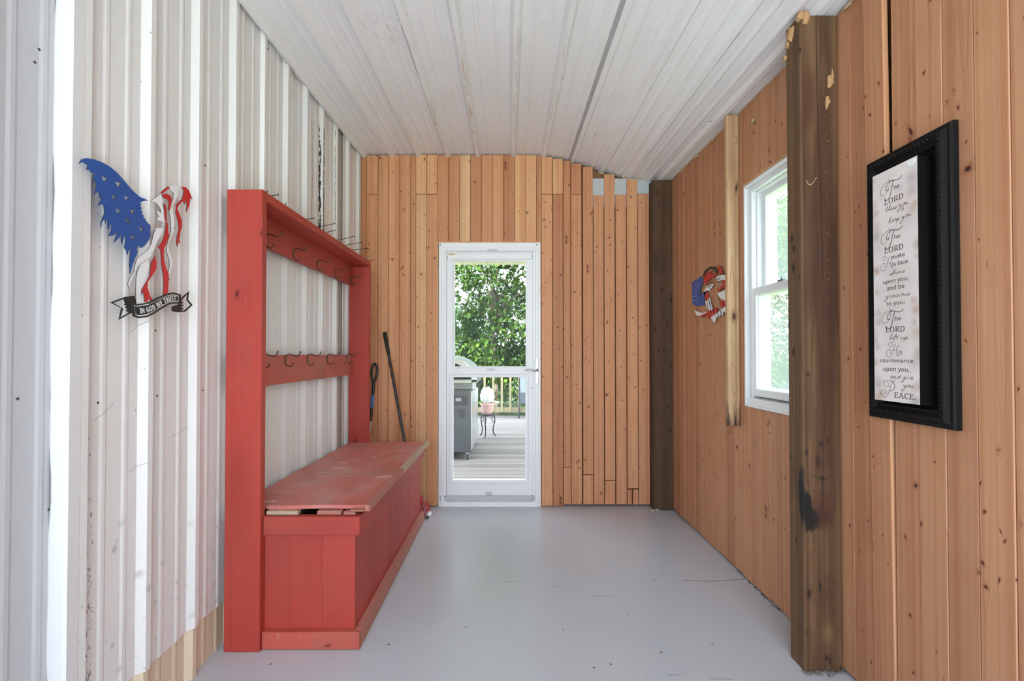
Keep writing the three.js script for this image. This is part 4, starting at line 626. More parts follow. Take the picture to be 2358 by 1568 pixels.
{ // eagle head on the right wall, its beak side towards the back wall
  const [ox, oy] = [2.86, 1.40];
  const g = thing('eagle_wall_art', 'small metal eagle head in flag colours on the pine wall left of the stud', 'wall art', [RX - 0.004, oy, -ox]);
  g.rotation.y = -Math.PI / 2;
  const labels = { b: 'blue panel with pale stars', o: 'dark outline', r: 'red stripe', w: 'white stripe' };
  for (const [k, v] of Object.entries(EAGLE_HEAD)) flat(k[0] === 'b' ? 'star_panel' : k[0] === 'o' ? 'outline' : 'stripe', shapeOf(v, ox, oy, -1), k[0] === 'w' ? 0.002 : 0.0035, { b: paintBlue, o: paintBlack, r: paintRed, w: paintWhite }[k[0]], g, labels[k[0]]);
  for (let i = 0; i < HEAD_LINES.length; i += 4) { const [a, b, c, d] = HEAD_LINES.slice(i, i + 4), l = Math.hypot(c - a, d - b), b2 = new THREE.BoxGeometry(l, 0.0042, 0.0012); b2.rotateZ(Math.atan2(d - b, a - c)); b2.translate(ox - (a + c) / 2, (b + d) / 2 - oy, 0.0064); const lm = new THREE.Mesh(b2, paintBlack); lm.name = 'feather_line'; lm.userData.label = 'thin black feather line'; g.add(lm); }
  const stars = []; for (let i = 0; i < 14; i++) { const d = new THREE.CircleGeometry(0.0042, 5); d.translate(-(3.05 + (i % 3) * 0.027 - (i > 6 ? 0.02 : 0)) + ox, 1.58 + Math.floor(i / 3) * 0.026 - oy, 0.0061); stars.push(d); }
  const m = new THREE.Mesh(merge(stars), paintWhite); m.name = 'star_dots'; m.userData.label = 'pale star dots'; g.add(m);
}

// ---------------------------------------------------------------- framed blessing on the right wall
{
  const W = 448, H = 2048, [c, g] = canvas(W, H);
  g.fillStyle = '#e6dad4'; g.fillRect(0, 0, W, H);
  mottle(g, W, H, 90, ['196,184,176', '226,222,222', '206,190,176', '214,206,204', '180,172,170'], 40, 170, 0.22);
  for (let i = 0; i < 46; i++) { const left = rnd() < 0.5; const x = left ? rr(-20, 50) : rr(W - 50, W + 20), y = rnd() * H; mottleAt(x, y, rr(30, 90), pick(['170,136,106', '150,140,138', '180,146,120', '160,150,148']), 0.42); }
  function mottleAt(x, y, r, col, a) { const q = g.createRadialGradient(x, y, 0, x, y, r); q.addColorStop(0, `rgba(${col},${a})`); q.addColorStop(1, `rgba(${col},0)`); g.fillStyle = q; g.fillRect(x - r, y - r, 2 * r, 2 * r); }
  const ink = '#3b3030'; g.fillStyle = g.strokeStyle = ink; g.lineCap = g.lineJoin = 'round';
  const word = (s, x0, x1, y, size, font = 'sans-serif') => { g.save(); g.font = `${size}px ${font}`; const w = g.measureText(s).width; g.translate(x0 * W, y); g.scale((x1 - x0) * W / w, 1); g.fillText(s, 0, 0); g.lineWidth = 1; g.strokeText(s, 0, 0); g.restore(); };
  // single-stroke cursive: control points per letter, x-height 1
  const C = {
    a: [1.0, [[0.8, 0.9, 0.4, 1.02, 0.08, 0.5, 0.3, 0, 0.7, 0.35, 0.85, 0.95, 0.78, 0.15, 1.05, 0.12]]], b: [0.95, [[0, 0.2, 0.4, 1.3, 0.52, 2, 0.28, 1.9, 0.18, 0.3, 0.5, 0, 0.85, 0.4, 0.7, 0.9, 1.0, 0.8]]], c: [0.8, [[0.75, 0.8, 0.5, 1, 0.1, 0.5, 0.4, 0, 0.85, 0.2]]],
    d: [1.05, [[0.8, 0.9, 0.4, 1, 0.1, 0.4, 0.4, 0, 0.8, 0.5, 1.1, 2.1, 0.85, 0.2, 1.1, 0.1]]], e: [0.8, [[0.05, 0.4, 0.6, 0.6, 0.6, 1, 0.25, 0.9, 0.15, 0.3, 0.45, 0, 0.85, 0.3]]], f: [0.65, [[0, 0.2, 0.5, 1.2, 0.65, 2, 0.4, 1.9, 0.25, 0, 0.1, -1, -0.2, -0.8], [0, 1, 0.7, 1.05]]],
    g: [1.0, [[0.8, 0.9, 0.4, 1, 0.1, 0.5, 0.35, 0.1, 0.75, 0.5, 0.82, 0.95, 0.65, -0.7, 0.25, -1.3, -0.25, -0.9, 0.9, 0.2]]], h: [0.95, [[0, 0.2, 0.4, 1.4, 0.5, 2, 0.25, 1.8, 0.1, 0, 0.35, 0.8, 0.7, 1, 0.66, 0.25, 0.95, 0.12]]], i: [0.5, [[0, 0.3, 0.28, 1, 0.22, 0.2, 0.5, 0.15], [0.42, 1.4, 0.45, 1.42]]],
    k: [0.95, [[0, 0.2, 0.4, 1.4, 0.5, 2.1, 0.2, 1.9, 0.1, 0], [0.15, 0.4, 0.6, 1, 0.5, 0.6, 0.25, 0.55, 0.65, 0.05, 0.95, 0.2]]], l: [0.55, [[0, 0.2, 0.4, 1.3, 0.5, 2.1, 0.22, 1.8, 0.2, 0.2, 0.5, 0.12]]], n: [0.95, [[0, 0.6, 0.2, 1, 0.1, 0, 0.35, 0.8, 0.65, 1, 0.6, 0.2, 0.9, 0.15]]],
    o: [0.85, [[0.6, 1, 0.1, 0.6, 0.3, 0, 0.75, 0.4, 0.55, 1, 0.9, 0.85]]], p: [0.95, [[0, 0.5, 0.25, 1, 0.0, -1.1, 0.3, 0.6, 0.6, 1, 0.8, 0.6, 0.5, 0.05, 0.25, 0.2], [0.5, 0.06, 1.2, 0.3]]], r: [0.7, [[0, 0.4, 0.25, 1.1, 0.5, 0.85, 0.4, 0.2, 0.7, 0.15]]], s: [0.75, [[0, 0.1, 0.45, 1.05, 0.6, 0.4, 0.3, 0, 0.05, 0.15, 0.75, 0.2]]],
    t: [0.6, [[0.1, 0.4, 0.4, 1.7, 0.25, 0.2, 0.6, 0.15], [0.05, 1.1, 0.75, 1.2]]], u: [1.0, [[0, 0.5, 0.2, 1, 0.15, 0.2, 0.4, 0, 0.75, 1, 0.68, 0.2, 1, 0.15]]], v: [0.85, [[0, 0.7, 0.2, 1, 0.35, 0, 0.75, 1, 0.95, 0.9]]], y: [1.0, [[0, 0.6, 0.2, 1.1, 0.2, 0.3, 0.45, 0.1, 0.82, 1.1, 0.55, -0.8, 0.1, -1.5, -0.4, -1.0, 0.9, 0.15]]],
    '&': [1.0, [[0.9, 0.2, 0.3, 1.2, 0.5, 1.6, 0.7, 1.3, 0.1, 0.5, 0.4, 0, 0.9, 0.8]]], ':': [0.4, [[0.2, 0.1, 0.22, 0.12], [0.3, 0.8, 0.32, 0.82]]], ' ': [0.55, []],
  };
  const script = (s, x0, x1, y, xh, lw = 3.5) => {
    const tot = [...s].reduce((a, ch) => a + C[ch][0], 0), k = (x1 - x0) * W / tot; let x = x0 * W;
    for (const ch of s) {
      for (const st of C[ch][1]) {
        const p = []; for (let i = 0; i < st.length; i += 2) p.push([x + st[i] * k + st[i + 1] * xh * 0.28, y - st[i + 1] * xh]);
        g.lineWidth = lw; g.beginPath(); g.moveTo(...p[0]);
        for (let i = 1; i < p.length - 1; i++) g.quadraticCurveTo(p[i][0], p[i][1], i === p.length - 2 ? p[i + 1][0] : (p[i][0] + p[i + 1][0]) / 2, i === p.length - 2 ? p[i + 1][1] : (p[i][1] + p[i + 1][1]) / 2);
        if (p.length === 2) g.lineTo(...p[1]); g.stroke();
      }
      x += C[ch][0] * k;
    }
  };
  const curveTo = (pts, w, ox, oy, s) => { g.lineWidth = w * 1.25; g.beginPath(); g.moveTo(ox + pts[0] * s, oy + pts[1] * s); for (let i = 2; i < pts.length; i += 6) g.bezierCurveTo(...pts.slice(i, i + 6).map((v, k) => (k % 2 ? oy : ox) + v * s)); g.stroke(); };
  const bigT = (y) => { // flourished capital T, origin at the foot of the small letters
    const o = 0.18 * W, s = 1.0;
    curveTo([0.50 * W, -92, 200, -60, 170, -74, 130, -84, 96, -92, 66, -66, 62, -34, 60, -14, 80, -4, 90, -20], 4.6, o, y, s);
    curveTo([150, -80, 90, -104, 6, -82, 4, -22, 2, 30, 56, 26, 82, -20, 106, -60, 106, -106, 84, -112], 2.8, o, y, s);
    curveTo([140, -82, 122, -40, 116, 30, 92, 58, 76, 76, 44, 74, 50, 44], 5.4, o, y, s);
    word('he', 0.49, 0.63, y, 46);
  };
  const bigH = (x, y) => { curveTo([x + 20, y - 66, x - 10, y - 84, x + 6, y - 118, x + 34, y - 104, x + 56, y - 90, x + 30, y - 62, x + 24, y - 70], 2.4, 0, 0, 1); curveTo([x + 76, y - 96, x + 52, y - 70, x + 58, y - 6, x + 18, y + 18, x - 24, y + 30, x - 34, y - 32, x + 8, y - 46, x + 40, y - 52, x + 30, y - 6, x + 14, y - 12], 3, 0, 0, 1); curveTo([x + 110, y - 84, x + 78, y - 60, x + 74, y + 20, x + 108, y + 4], 3.4, 0, 0, 1); curveTo([x + 44, y - 40, x + 60, y - 50, x + 70, y - 30, x + 88, y - 36], 2.2, 0, 0, 1); };
  bigT(199); word('LORD', 0.27, 0.71, 306, 66, 'serif'); script('bless you', 0.29, 0.80, 372, 26); script('&', 0.63, 0.72, 412, 22); script('keep you:', 0.37, 0.88, 480, 26);
  bigT(632); word('LORD', 0.26, 0.70, 738, 66, 'serif'); word('make', 0.42, 0.73, 800, 44); bigH(0.22 * W, 868); word('is face', 0.44, 0.79, 866, 48); script('shine', 0.38, 0.72, 942, 24); word('upon you,', 0.22, 0.80, 1008, 48); word('and be', 0.31, 0.71, 1070, 50); script('gracious', 0.26, 0.82, 1140, 24); word('to you:', 0.30, 0.72, 1206, 48);
  bigT(1342); word('LORD', 0.27, 0.71, 1440, 66, 'serif'); script('lift up', 0.36, 0.76, 1508, 26); bigH(0.33 * W, 1640); word('is', 0.56, 0.65, 1636, 50); word('countenance', 0.13, 0.88, 1706, 46); word('upon you,', 0.20, 0.80, 1782, 50); script('and give', 0.36, 0.87, 1848, 24); script('you', 0.65, 0.86, 1916, 25);
  g.save(); g.translate(0.14 * W, 2014); g.scale(0.92, 0.72); g.translate(-0.14 * W, -2014);
  { const x = 0.14 * W, y = 2008; curveTo([x + 40, y - 150, x + 10, y - 190, x + 60, y - 214, x + 90, y - 170, x + 120, y - 120, x + 40, y - 92, x + 36, y - 150, x + 34, y - 200, x + 110, y - 216, x + 150, y - 170], 2.6, 0, 0, 1); curveTo([x + 112, y - 200, x + 190, y - 190, x + 170, y - 60, x + 100, y - 76], 4.4, 0, 0, 1); curveTo([x + 170, y - 204, x + 110, y - 210, x + 110, y - 20, x + 60, y + 6, x + 20, y + 24, x - 12, y - 20, x + 10, y - 60, x + 34, y - 100, x + 90, y - 70, x + 60, y - 40, x + 30, y - 16, x - 20, y - 30, x - 8, y - 60], 3.4, 0, 0, 1); }
  g.restore(); g.save(); g.font = '62px serif'; word('EACE.', 0.45, 0.93, 2012, 66, 'serif'); g.restore();
  const map = new THREE.CanvasTexture(c); map.colorSpace = THREE.SRGBColorSpace;
  const w = 0.304, h = 0.881, t = thing('framed_print', 'tall blessing print in an ornate black frame on the pine wall', 'framed print', [RX - 0.003, 0.995, -1.4255]);
  t.rotation.y = -Math.PI / 2; t.base = null;
  const add = (name, geo, mat, label, parent = t) => { const m = new THREE.Mesh(geo, mat); m.name = name; m.castShadow = m.receiveShadow = true; if (label) m.userData.label = label; parent.add(m); return m; };
  const black = phys({ color: rgb(0.010, 0.0092, 0.0088), roughness: 0.6, specularIntensity: 0.22 }), satin = phys({ color: rgb(0.005, 0.005, 0.005), roughness: 0.75, specularIntensity: 0.15 });
  const fr = add('frame', mitred(-w / 2, w / 2, 0, h, [[0, 0], [0, 0.016], [0.004, 0.022], [0.012, 0.022], [0.016, 0.026], [0.022, 0.033], [0.032, 0.033], [0.038, 0.027], [0.044, 0.022], [0.050, 0.021], [0.053, 0.013], [0.053, 0.0]]), black, 'ornate black moulding');
  const beads = []; const bead = (x, y, k) => { const s = new THREE.IcosahedronGeometry(0.0052, 1); s.scale(k ? 1.5 : 0.8, k ? 0.8 : 1.5, 0.7); s.rotateZ(0.5); s.translate(x, y, 0.0332); beads.push(s); };
  for (let y = 0.03; y < h - 0.02; y += 0.0135) { bead(-w / 2 + 0.027, y, 1); bead(w / 2 - 0.027, y, 1); } for (let x = -w / 2 + 0.04; x < w / 2 - 0.03; x += 0.0135) { bead(x, 0.027, 0); bead(x, h - 0.027, 0); }
  const bm = add('carved_leaves', merge(beads), black, 'row of small carved leaves', fr); bm.userData.kind = 'stuff';
  add('backing_panel', new THREE.BoxGeometry(w - 0.10, h - 0.10, 0.006).translate(0, h / 2, 0.006), satin);
  const px = 0.1655, py = 0.745, yc = h / 2 - 0.003;
  add('canvas_box', new THREE.BoxGeometry(px, py, 0.047).translate(0, yc, 0.0305), satin, 'black box edge of the raised print');
  add('print', new THREE.BoxGeometry(px, py, 0.0012).translate(0, yc, 0.0547), [satin, satin, satin, satin, std({ map, roughness: 0.55 }), satin], 'mottled pale panel with dark blessing text');
  const curl = new THREE.BufferGeometry(); curl.setAttribute('position', new THREE.Float32BufferAttribute([0.048, yc + py / 2 - 0.002, 0.0556, 0.076, yc + py / 2 - 0.004, 0.0556, 0.066, yc + py / 2 - 0.026, 0.059, 0.048, yc + py / 2 - 0.002, 0.0556, 0.066, yc + py / 2 - 0.026, 0.059, 0.052, yc + py / 2 - 0.018, 0.0575, 0.076, yc + py / 2 - 0.004, 0.0556, 0.08, yc + py / 2 - 0.016, 0.0562, 0.066, yc + py / 2 - 0.026, 0.059], 3)); curl.computeVertexNormals();
  add('torn_corner', curl, std({ color: rgb(0.85, 0.84, 0.82), roughness: 0.7 }), 'white torn paper corner');
}

// ---------------------------------------------------------------- tools leaning behind the bench
{
  const t = thing('broom', 'black handled broom with red bristles leaning behind the bench', 'broom', [-0.69, 0, -3.4]);
  const A = [-0.70, 0.13, -3.40], B = [-0.985, 1.385, -3.585], at = (k) => A.map((a, i) => a + (B[i] - a) * k);
  part('handle', bar(A, at(0.86), 0.0115, 0.0105, 14), std({ color: rgb(0.018, 0.016, 0.015), roughness: 0.3 }), t, 'glossy black handle');
  part('grip', merge([bar(at(0.86), at(0.99), 0.0125, 0.0165, 14), new THREE.SphereGeometry(0.0165, 12, 8).translate(...at(0.99))]), std({ color: rgb(0.012, 0.011, 0.011), roughness: 0.7 }), t, 'black rubber grip');
  part('head', bx(-0.80, -0.645, 0.105, 0.145, 3.375, 3.425, 0.008, 'x'), std({ color: rgb(0.5, 0.03, 0.03), roughness: 0.45 }), t, 'red broom head');
  const br = [], tips = []; for (let i = 0; i < 150; i++) { const u = rnd(), x = -0.785 + u * 0.17, d = 3.38 + rnd() * 0.04, sx = (u - 0.42) * 0.07 + rr(-0.008, 0.008), sz = rr(-0.02, 0.02); (i % 4 ? br : tips).push(bar([x, 0.11, -d], [x + sx, 0.003, -d + sz], 0.0013, 0.0013, 4)); }
  part('bristles', merge(br), std({ color: rgb(0.62, 0.06, 0.06), roughness: 0.5 }), t, 'red bristles').userData.kind = 'stuff';
  part('bristle_tips', merge(tips), std({ color: rgb(0.75, 0.55, 0.5), roughness: 0.5 }), t, 'pale pink bristles').userData.kind = 'stuff';
}
{
  const t = thing('bottle', 'small white plastic bottle lying on the floor behind the bench corner', 'bottle', [-0.592, 0, -3.36]);
  const pts = [[0, 0], [0.016, 0], [0.018, 0.004], [0.018, 0.05], [0.012, 0.06], [0.007, 0.064], [0.007, 0.074], [0, 0.075]].map((q) => new THREE.Vector2(...q));
  const b = new THREE.LatheGeometry(pts, 18); b.rotateX(Math.PI / 2 - 0.05); b.translate(-0.592, 0.0185, -3.40); part('body', b, phys({ color: rgb(0.78, 0.78, 0.78), roughness: 0.4 }), t);
  const lid = new THREE.CylinderGeometry(0.0095, 0.0095, 0.014, 14); lid.rotateX(Math.PI / 2); lid.translate(-0.592, 0.0185, -3.326); part('cap', lid, std({ color: rgb(0.05, 0.05, 0.05) }), t, 'dark cap');
}
{
  const t = thing('hand_tool', 'black tool with loop grip and blue band behind the bench', 'tool', [-1.10, 0, -3.47]);
  const A = [-1.105, 0.0, -3.45], B = [-1.052, 0.99, -3.53], at = (k) => A.map((a, i) => a + (B[i] - a) * k), blk = phys({ color: rgb(0.014, 0.013, 0.013), roughness: 0.28 });
  part('shaft', bar(A, at(0.70), 0.006, 0.006, 12), steelBright, t, 'bare metal shaft'); part('shaft', bar(at(0.70), B, 0.0105, 0.0125, 14), blk, t, 'black shaft');
  part('band', bar(at(0.805), at(0.90), 0.0118, 0.0123, 14), std({ color: rgb(0.05, 0.16, 0.5), roughness: 0.4 }), t, 'blue band');
  const [x, y, z] = B; part('grip', tube([[x, y, z], [x - 0.017, y + 0.045, z], [x - 0.015, y + 0.115, z - 0.008], [x + 0.004, y + 0.148, z - 0.01], [x + 0.022, y + 0.118, z - 0.008], [x + 0.018, y + 0.045, z]], 0.0095, 40, 10, true), blk, t, 'black loop grip');
}

// ---------------------------------------------------------------- outside: ground, deck, porch roof, railing
const ground = struct('ground', 'lawn around the building', 'lawn', [0, -0.45, 0]);
{
  const [c, g] = canvas(512, 512); g.fillStyle = '#5f7a3c'; g.fillRect(0, 0, 512, 512); mottle(g, 512, 512, 160, ['80,104,48', '120,140,70', '70,92,44', '140,140,84'], 10, 60, 0.3); speckle(g, 512, 512, 3000, 'rgba(56,80,34,.5)', 0.6, 1.6); speckle(g, 512, 512, 2000, 'rgba(150,164,96,.4)', 0.6, 1.4);
  part('lawn', new THREE.CylinderGeometry(70, 70, 0.3, 48).translate(0, -0.6, 0), std({ map: texture(c, 1 / 40, 1 / 40), roughness: 0.95 }), ground);
  part('apron', bx(-6, 6, -0.445, -0.04, -12, END - 0.01, 0.01), std({ color: rgb(0.5, 0.49, 0.46), roughness: 0.9 }), ground, 'pale concrete apron before the open end');
}
function greyWood() { const W = 256, H = 1024, [c, g] = canvas(W, H); g.fillStyle = '#bdb9b3'; g.fillRect(0, 0, W, H); for (let i = 0; i < 420; i++) { g.strokeStyle = `rgba(${pick(['150,144,136', '206,202,196', '128,122,114', '176,170,158'])},${rr(0.08, 0.35)})`; g.lineWidth = rr(0.6, 4); const x = rnd() * W, y = rr(-300, H); g.beginPath(); g.moveTo(x, y); g.lineTo(x + rr(-4, 4), y + rr(200, 900)); g.stroke(); } speckle(g, W, H, 40, 'rgba(70,64,58,.6)', 1, 3); return texture(c, 0.15, 2.2); }
const deckMaps = [greyWood(), greyWood()];
const deckMats = deckMaps.flatMap((map) => [[0.44, 0.39, 0.37], [0.38, 0.34, 0.32], [0.32, 0.285, 0.27]].map((q) => std({ map, color: rgb(...q), roughness: 0.8 })));
const treated = (() => { const W = 256, H = 1024, [c, g] = canvas(W, H); g.fillStyle = '#c8b993'; g.fillRect(0, 0, W, H); for (let i = 0; i < 300; i++) { g.strokeStyle = `rgba(${pick(['160,146,108', '220,208,176', '140,124,90'])},${rr(0.08, 0.3)})`; g.lineWidth = rr(0.6, 4); const x = rnd() * W, y = rr(-300, H); g.beginPath(); g.moveTo(x, y); g.lineTo(x + rr(-4, 4), y + rr(200, 900)); g.stroke(); } return std({ map: texture(c, 0.1, 1.2), color: rgb(0.62, 0.6, 0.56), roughness: 0.8 }); })();
const deck = struct('deck', 'weathered grey plank deck beyond the storm door', 'deck', [0, -0.09, -6.5]);
{
  for (let d = 3.76, i = 0; d < 9.5; d += 0.146, i++) part('plank', bx(-3.3, 3.3, -0.128, -0.09 + rr(-0.003, 0.002), d, d + 0.131, 0.007, 'x'), pick(deckMats), deck);
  part('joists', merge([-3.2, -1.6, 0, 1.6, 3.2].map((x) => bx(x - 0.02, x + 0.02, -0.4, -0.13, 3.76, 9.5, 0))), treated, deck);
  part('skirt_board', bx(-3.3, 3.3, -0.36, -0.13, 9.52, 9.55, 0.002, 'x'), treated, deck);
  for (const x of [-3.25, -1.6, 0, 1.6, 3.25]) for (const d of [3.9, 6.6, 9.4]) part('footing', bx(x - 0.05, x + 0.05, -0.46, -0.395, d - 0.05, d + 0.05, 0), treated, deck);
}
const porch = struct('porch_roof', 'beige ribbed steel porch roof over the deck', 'roof', [0, 0, -6]);
{
  const beige = phys({ color: rgb(0.66, 0.60, 0.48), roughness: 0.5 }), Y = (d) => 2.86 - 0.012 * (d - 3.8), prof = [];
  for (let x = -1.9; x < 1.5; x += PITCH) prof.push([x, 0], [x + 0.10, 0], [x + 0.115, -0.022], [x + 0.14, -0.022], [x + 0.155, 0]);
  part('roof_sheet', sheet([3.76, 8.02].map((d) => prof.map(([x, o]) => [x, Y(d) + o, -d])), (q) => [q[0], q[2]]), beige, porch);
  part('fascia', bx(-1.9, 1.5, Y(8) + 0.0, Y(8) + 0.09, 8.02, 8.05, 0.002, 'x'), beige, porch);
  for (const x of [-1.75, 1.5]) part('roof_post', bx(x - 0.05, x + 0.05, -0.09, Y(7.9) - 0.025, 7.85, 7.95, 0.004), treated, porch);
}
{
  const t = thing('deck_railing', 'treated wood railing with square balusters at the far deck edge', 'railing', [0, -0.09, -9.43]);
  part('top_rail', bx(-3.3, 3.3, 0.765, 0.805, 9.37, 9.50, 0.004, 'x'), treated, t); part('bottom_rail', bx(-3.3, 3.3, 0.0, 0.105, 9.42, 9.458, 0.003, 'x'), treated, t);
  for (let x = -3.2; x < 3.25; x += 0.178) part('baluster', bx(x + 0.012, x + 0.056, 0.02, 0.766, 9.38, 9.419, 0.003), treated, t);
  for (const x of [-3.25, -1.1, 1.1, 3.25]) part('rail_post', bx(x - 0.045, x + 0.045, -0.088, 0.764, 9.42, 9.5, 0.004), treated, t);
}
// ---------------------------------------------------------------- things on the deck
{
  const t = thing('gas_grill', 'large grey gas grill on casters standing on the deck', 'grill', [-0.73, -0.09, -6.15]);
  const body = phys({ color: rgb(0.085, 0.087, 0.09), roughness: 0.4, metalness: 0.3 }), st = std({ color: rgb(0.6, 0.6, 0.61), roughness: 0.3, metalness: 0.85 }), dk = std({ color: rgb(0.02, 0.02, 0.02), roughness: 0.5 });
  part('cabinet', bx(-1.02, -0.47, 0.005, 0.78, 5.56, 6.72, 0.008), body, t);
  part('firebox', bx(-1.04, -0.455, 0.78, 0.875, 5.54, 6.74, 0.01), phys({ color: rgb(0.20, 0.205, 0.21), roughness: 0.4, metalness: 0.4 }), t);
  part('side_shelf', bx(-1.02, -0.45, 0.872, 0.905, 5.30, 5.56, 0.006), st, t); part('side_shelf', bx(-1.02, -0.45, 0.872, 0.905, 6.72, 7.0, 0.006), st, t);
  const prof = new THREE.Shape(); prof.moveTo(-1.03, 0.90); prof.bezierCurveTo(-1.03, 1.1, -0.92, 1.17, -0.78, 1.17); prof.bezierCurveTo(-0.6, 1.165, -0.47, 1.09, -0.40, 0.90); prof.lineTo(-1.03, 0.90);
  const hg = new THREE.ExtrudeGeometry(prof, { depth: 1.1, bevelEnabled: true, bevelSize: 0.012, bevelThickness: 0.02, bevelSegments: 2, curveSegments: 14 }); hg.translate(0, 0, -6.7); hg.clearGroups();
  const hood = part('hood', hg, st, t, 'brushed steel hood');
  const cap = new THREE.ExtrudeGeometry(prof, { depth: 0.012, bevelEnabled: false, curveSegments: 14 }); cap.translate(0.73, -0.90, 0); cap.scale(0.86, 0.78, 1); cap.translate(-0.74, 0.905, -5.592); cap.clearGroups();
  part('end_cap', cap, phys({ color: rgb(0.28, 0.285, 0.29), roughness: 0.45 }), hood, 'dark grey end cap');
  part('hood_handle', bar([-0.36, 1.0, -5.72], [-0.36, 1.0, -6.58], 0.014, 0.014, 12), st, hood);
  const ctl = part('control_panel', bx(-0.455, -0.405, 0.775, 0.868, 5.58, 6.70, 0.008), st, t);
  for (let i = 0; i < 5; i++) { const k = new THREE.CylinderGeometry(0.026, 0.030, 0.035, 14); k.rotateZ(-Math.PI / 2); k.translate(-0.388, 0.82, -(5.75 + i * 0.2)); part('knob', k, dk, ctl, 'dark control knob'); }
  for (const d of [5.58, 6.16]) part('cabinet_door', bx(-0.47, -0.452, 0.03, 0.76, d, d + 0.55, 0.004), st, t);
  for (const y of [0.58, 0.36, 0.24]) part('door_handle', merge([bar([-0.425, y, -5.66], [-0.425, y, -6.02], 0.008), bar([-0.455, y, -5.68], [-0.425, y, -5.68], 0.006), bar([-0.455, y, -6.0], [-0.425, y, -6.0], 0.006)]), st, t);
  part('black_panel', bx(-0.98, -0.505, 0.585, 0.70, 5.552, 5.562, 0.002), dk, t, 'black inset panel');
  for (const x of [-0.72, -0.615]) part('grip_slot', bx(x - 0.035, x + 0.035, 0.635, 0.675, 5.545, 5.555, 0.004), phys({ color: rgb(0.3, 0.3, 0.3), roughness: 0.4 }), t);
  for (const x of [-0.88, -0.72, -0.565]) for (let i = 0; i < 5; i++) part('vent_slot', bx(x - 0.045, x + 0.03, 0.435 + i * 0.022, 0.447 + i * 0.022, 5.556, 5.562, 0.002), dk, t);
  for (const [x, d] of [[-0.505, 5.60], [-0.98, 5.60], [-0.505, 6.66], [-0.98, 6.66]]) { const w = new THREE.CylinderGeometry(0.032, 0.032, 0.022, 16); w.rotateZ(Math.PI / 2); w.translate(x, -0.058, -d); const cs = part('caster', w, dk, t, 'black caster wheel'); part('fork', merge([bx(x - 0.017, x - 0.013, -0.06, -0.015, d - 0.016, d + 0.016, 0.001), bx(x + 0.013, x + 0.017, -0.06, -0.015, d - 0.016, d + 0.016, 0.001), bx(x - 0.017, x + 0.017, -0.02, 0.008, d - 0.016, d + 0.016, 0.002)]), st, cs, 'steel fork'); }
}
{
  const t = thing('plant_stand', 'low black wrought iron plant stand beside the grill', 'stand', [-0.34, -0.09, -7.15]);
  const ring = new THREE.TorusGeometry(0.12, 0.008, 8, 28); ring.rotateX(Math.PI / 2); ring.translate(-0.34, 0.255, -7.15); part('ring', ring, blackIron, t);
  part('shelf', new THREE.CylinderGeometry(0.118, 0.118, 0.008, 24).translate(-0.34, 0.253, -7.15), blackIron, t);
  for (let i = 0; i < 3; i++) { const a = 0.35 + i * Math.PI * 2 / 3, q = (r, y) => [-0.34 + r * Math.cos(a), y, -7.15 - r * Math.sin(a)]; part('leg', merge([tube([q(0.12, 0.255), q(0.13, 0.15), q(0.10, 0.03), q(0.12, -0.06), q(0.15, -0.082)], 0.009, 20, 7), tube([q(0.118, 0.24), q(0.08, 0.20), q(0.09, 0.14), q(0.13, 0.15)], 0.006, 14, 6)]), blackIron, t); }
  const p = thing('flower_pot', 'pink clay pot standing on the iron plant stand', 'pot', [-0.34, 0.258, -7.15]);
  part('pot', new THREE.LatheGeometry([[0, 0], [0.07, 0], [0.085, 0.05], [0.10, 0.15], [0.108, 0.155], [0.108, 0.175], [0.095, 0.175], [0.09, 0.15], [0, 0.14]].map((v) => new THREE.Vector2(...v)), 26).translate(-0.34, 0.258, -7.15), std({ color: rgb(0.62, 0.36, 0.31), roughness: 0.8 }), p);
  const b = new THREE.IcosahedronGeometry(1, 4), q = b.attributes.position;
  for (let i = 0; i < q.count; i++) { const x = q.getX(i), y = q.getY(i), z = q.getZ(i), k = 1 + 0.07 * Math.sin(9 * x + 5 * z) + 0.05 * Math.sin(13 * y + 7 * x); q.setXYZ(i, x * 0.112 * k, y * 0.15 * k * (y < 0 ? 0.7 : 1), z * 0.112 * k); }
  b.computeVertexNormals(); const bag = thing('plastic_bag', 'white plastic bag pulled over the pink pot', 'bag', [-0.34, 0.435, -7.15]); part('bag', toCreasedNormals(b.translate(-0.34, 0.54, -7.15), 1), phys({ color: rgb(0.88, 0.88, 0.88), roughness: 0.45 }), bag);
  part('knot_tail', new THREE.ConeGeometry(0.03, 0.09, 9).rotateZ(1.1).translate(-0.20, 0.46, -7.15), phys({ color: rgb(0.88, 0.88, 0.88), roughness: 0.45 }), bag);
}
{
  const t = thing('folding_chair', 'folded dark patio chair leaning near the deck railing', 'chair', [0.33, -0.09, -9.2]);
  const tubeMat = std({ color: rgb(0.05, 0.055, 0.06), roughness: 0.4, metalness: 0.5 });
  for (const s of [0, 1]) { const x = 0.20 + s * 0.42; part('leg', bar([x, -0.085, -9.10], [x + 0.03, 0.84, -9.30], 0.011), tubeMat, t); part('leg', bar([x + 0.02, -0.085, -9.24], [x + 0.01, 0.42, -9.22], 0.011), tubeMat, t); }
  part('backrest', bx(0.235, 0.645, 0.42, 0.82, 9.225, 9.25, 0.008), std({ color: rgb(0.30, 0.33, 0.38), roughness: 0.8 }), t, 'blue grey fabric back'); part('seat', bx(0.225, 0.61, 0.2, 0.44, 9.18, 9.20, 0.008), std({ color: rgb(0.10, 0.11, 0.13), roughness: 0.8 }), t);
}
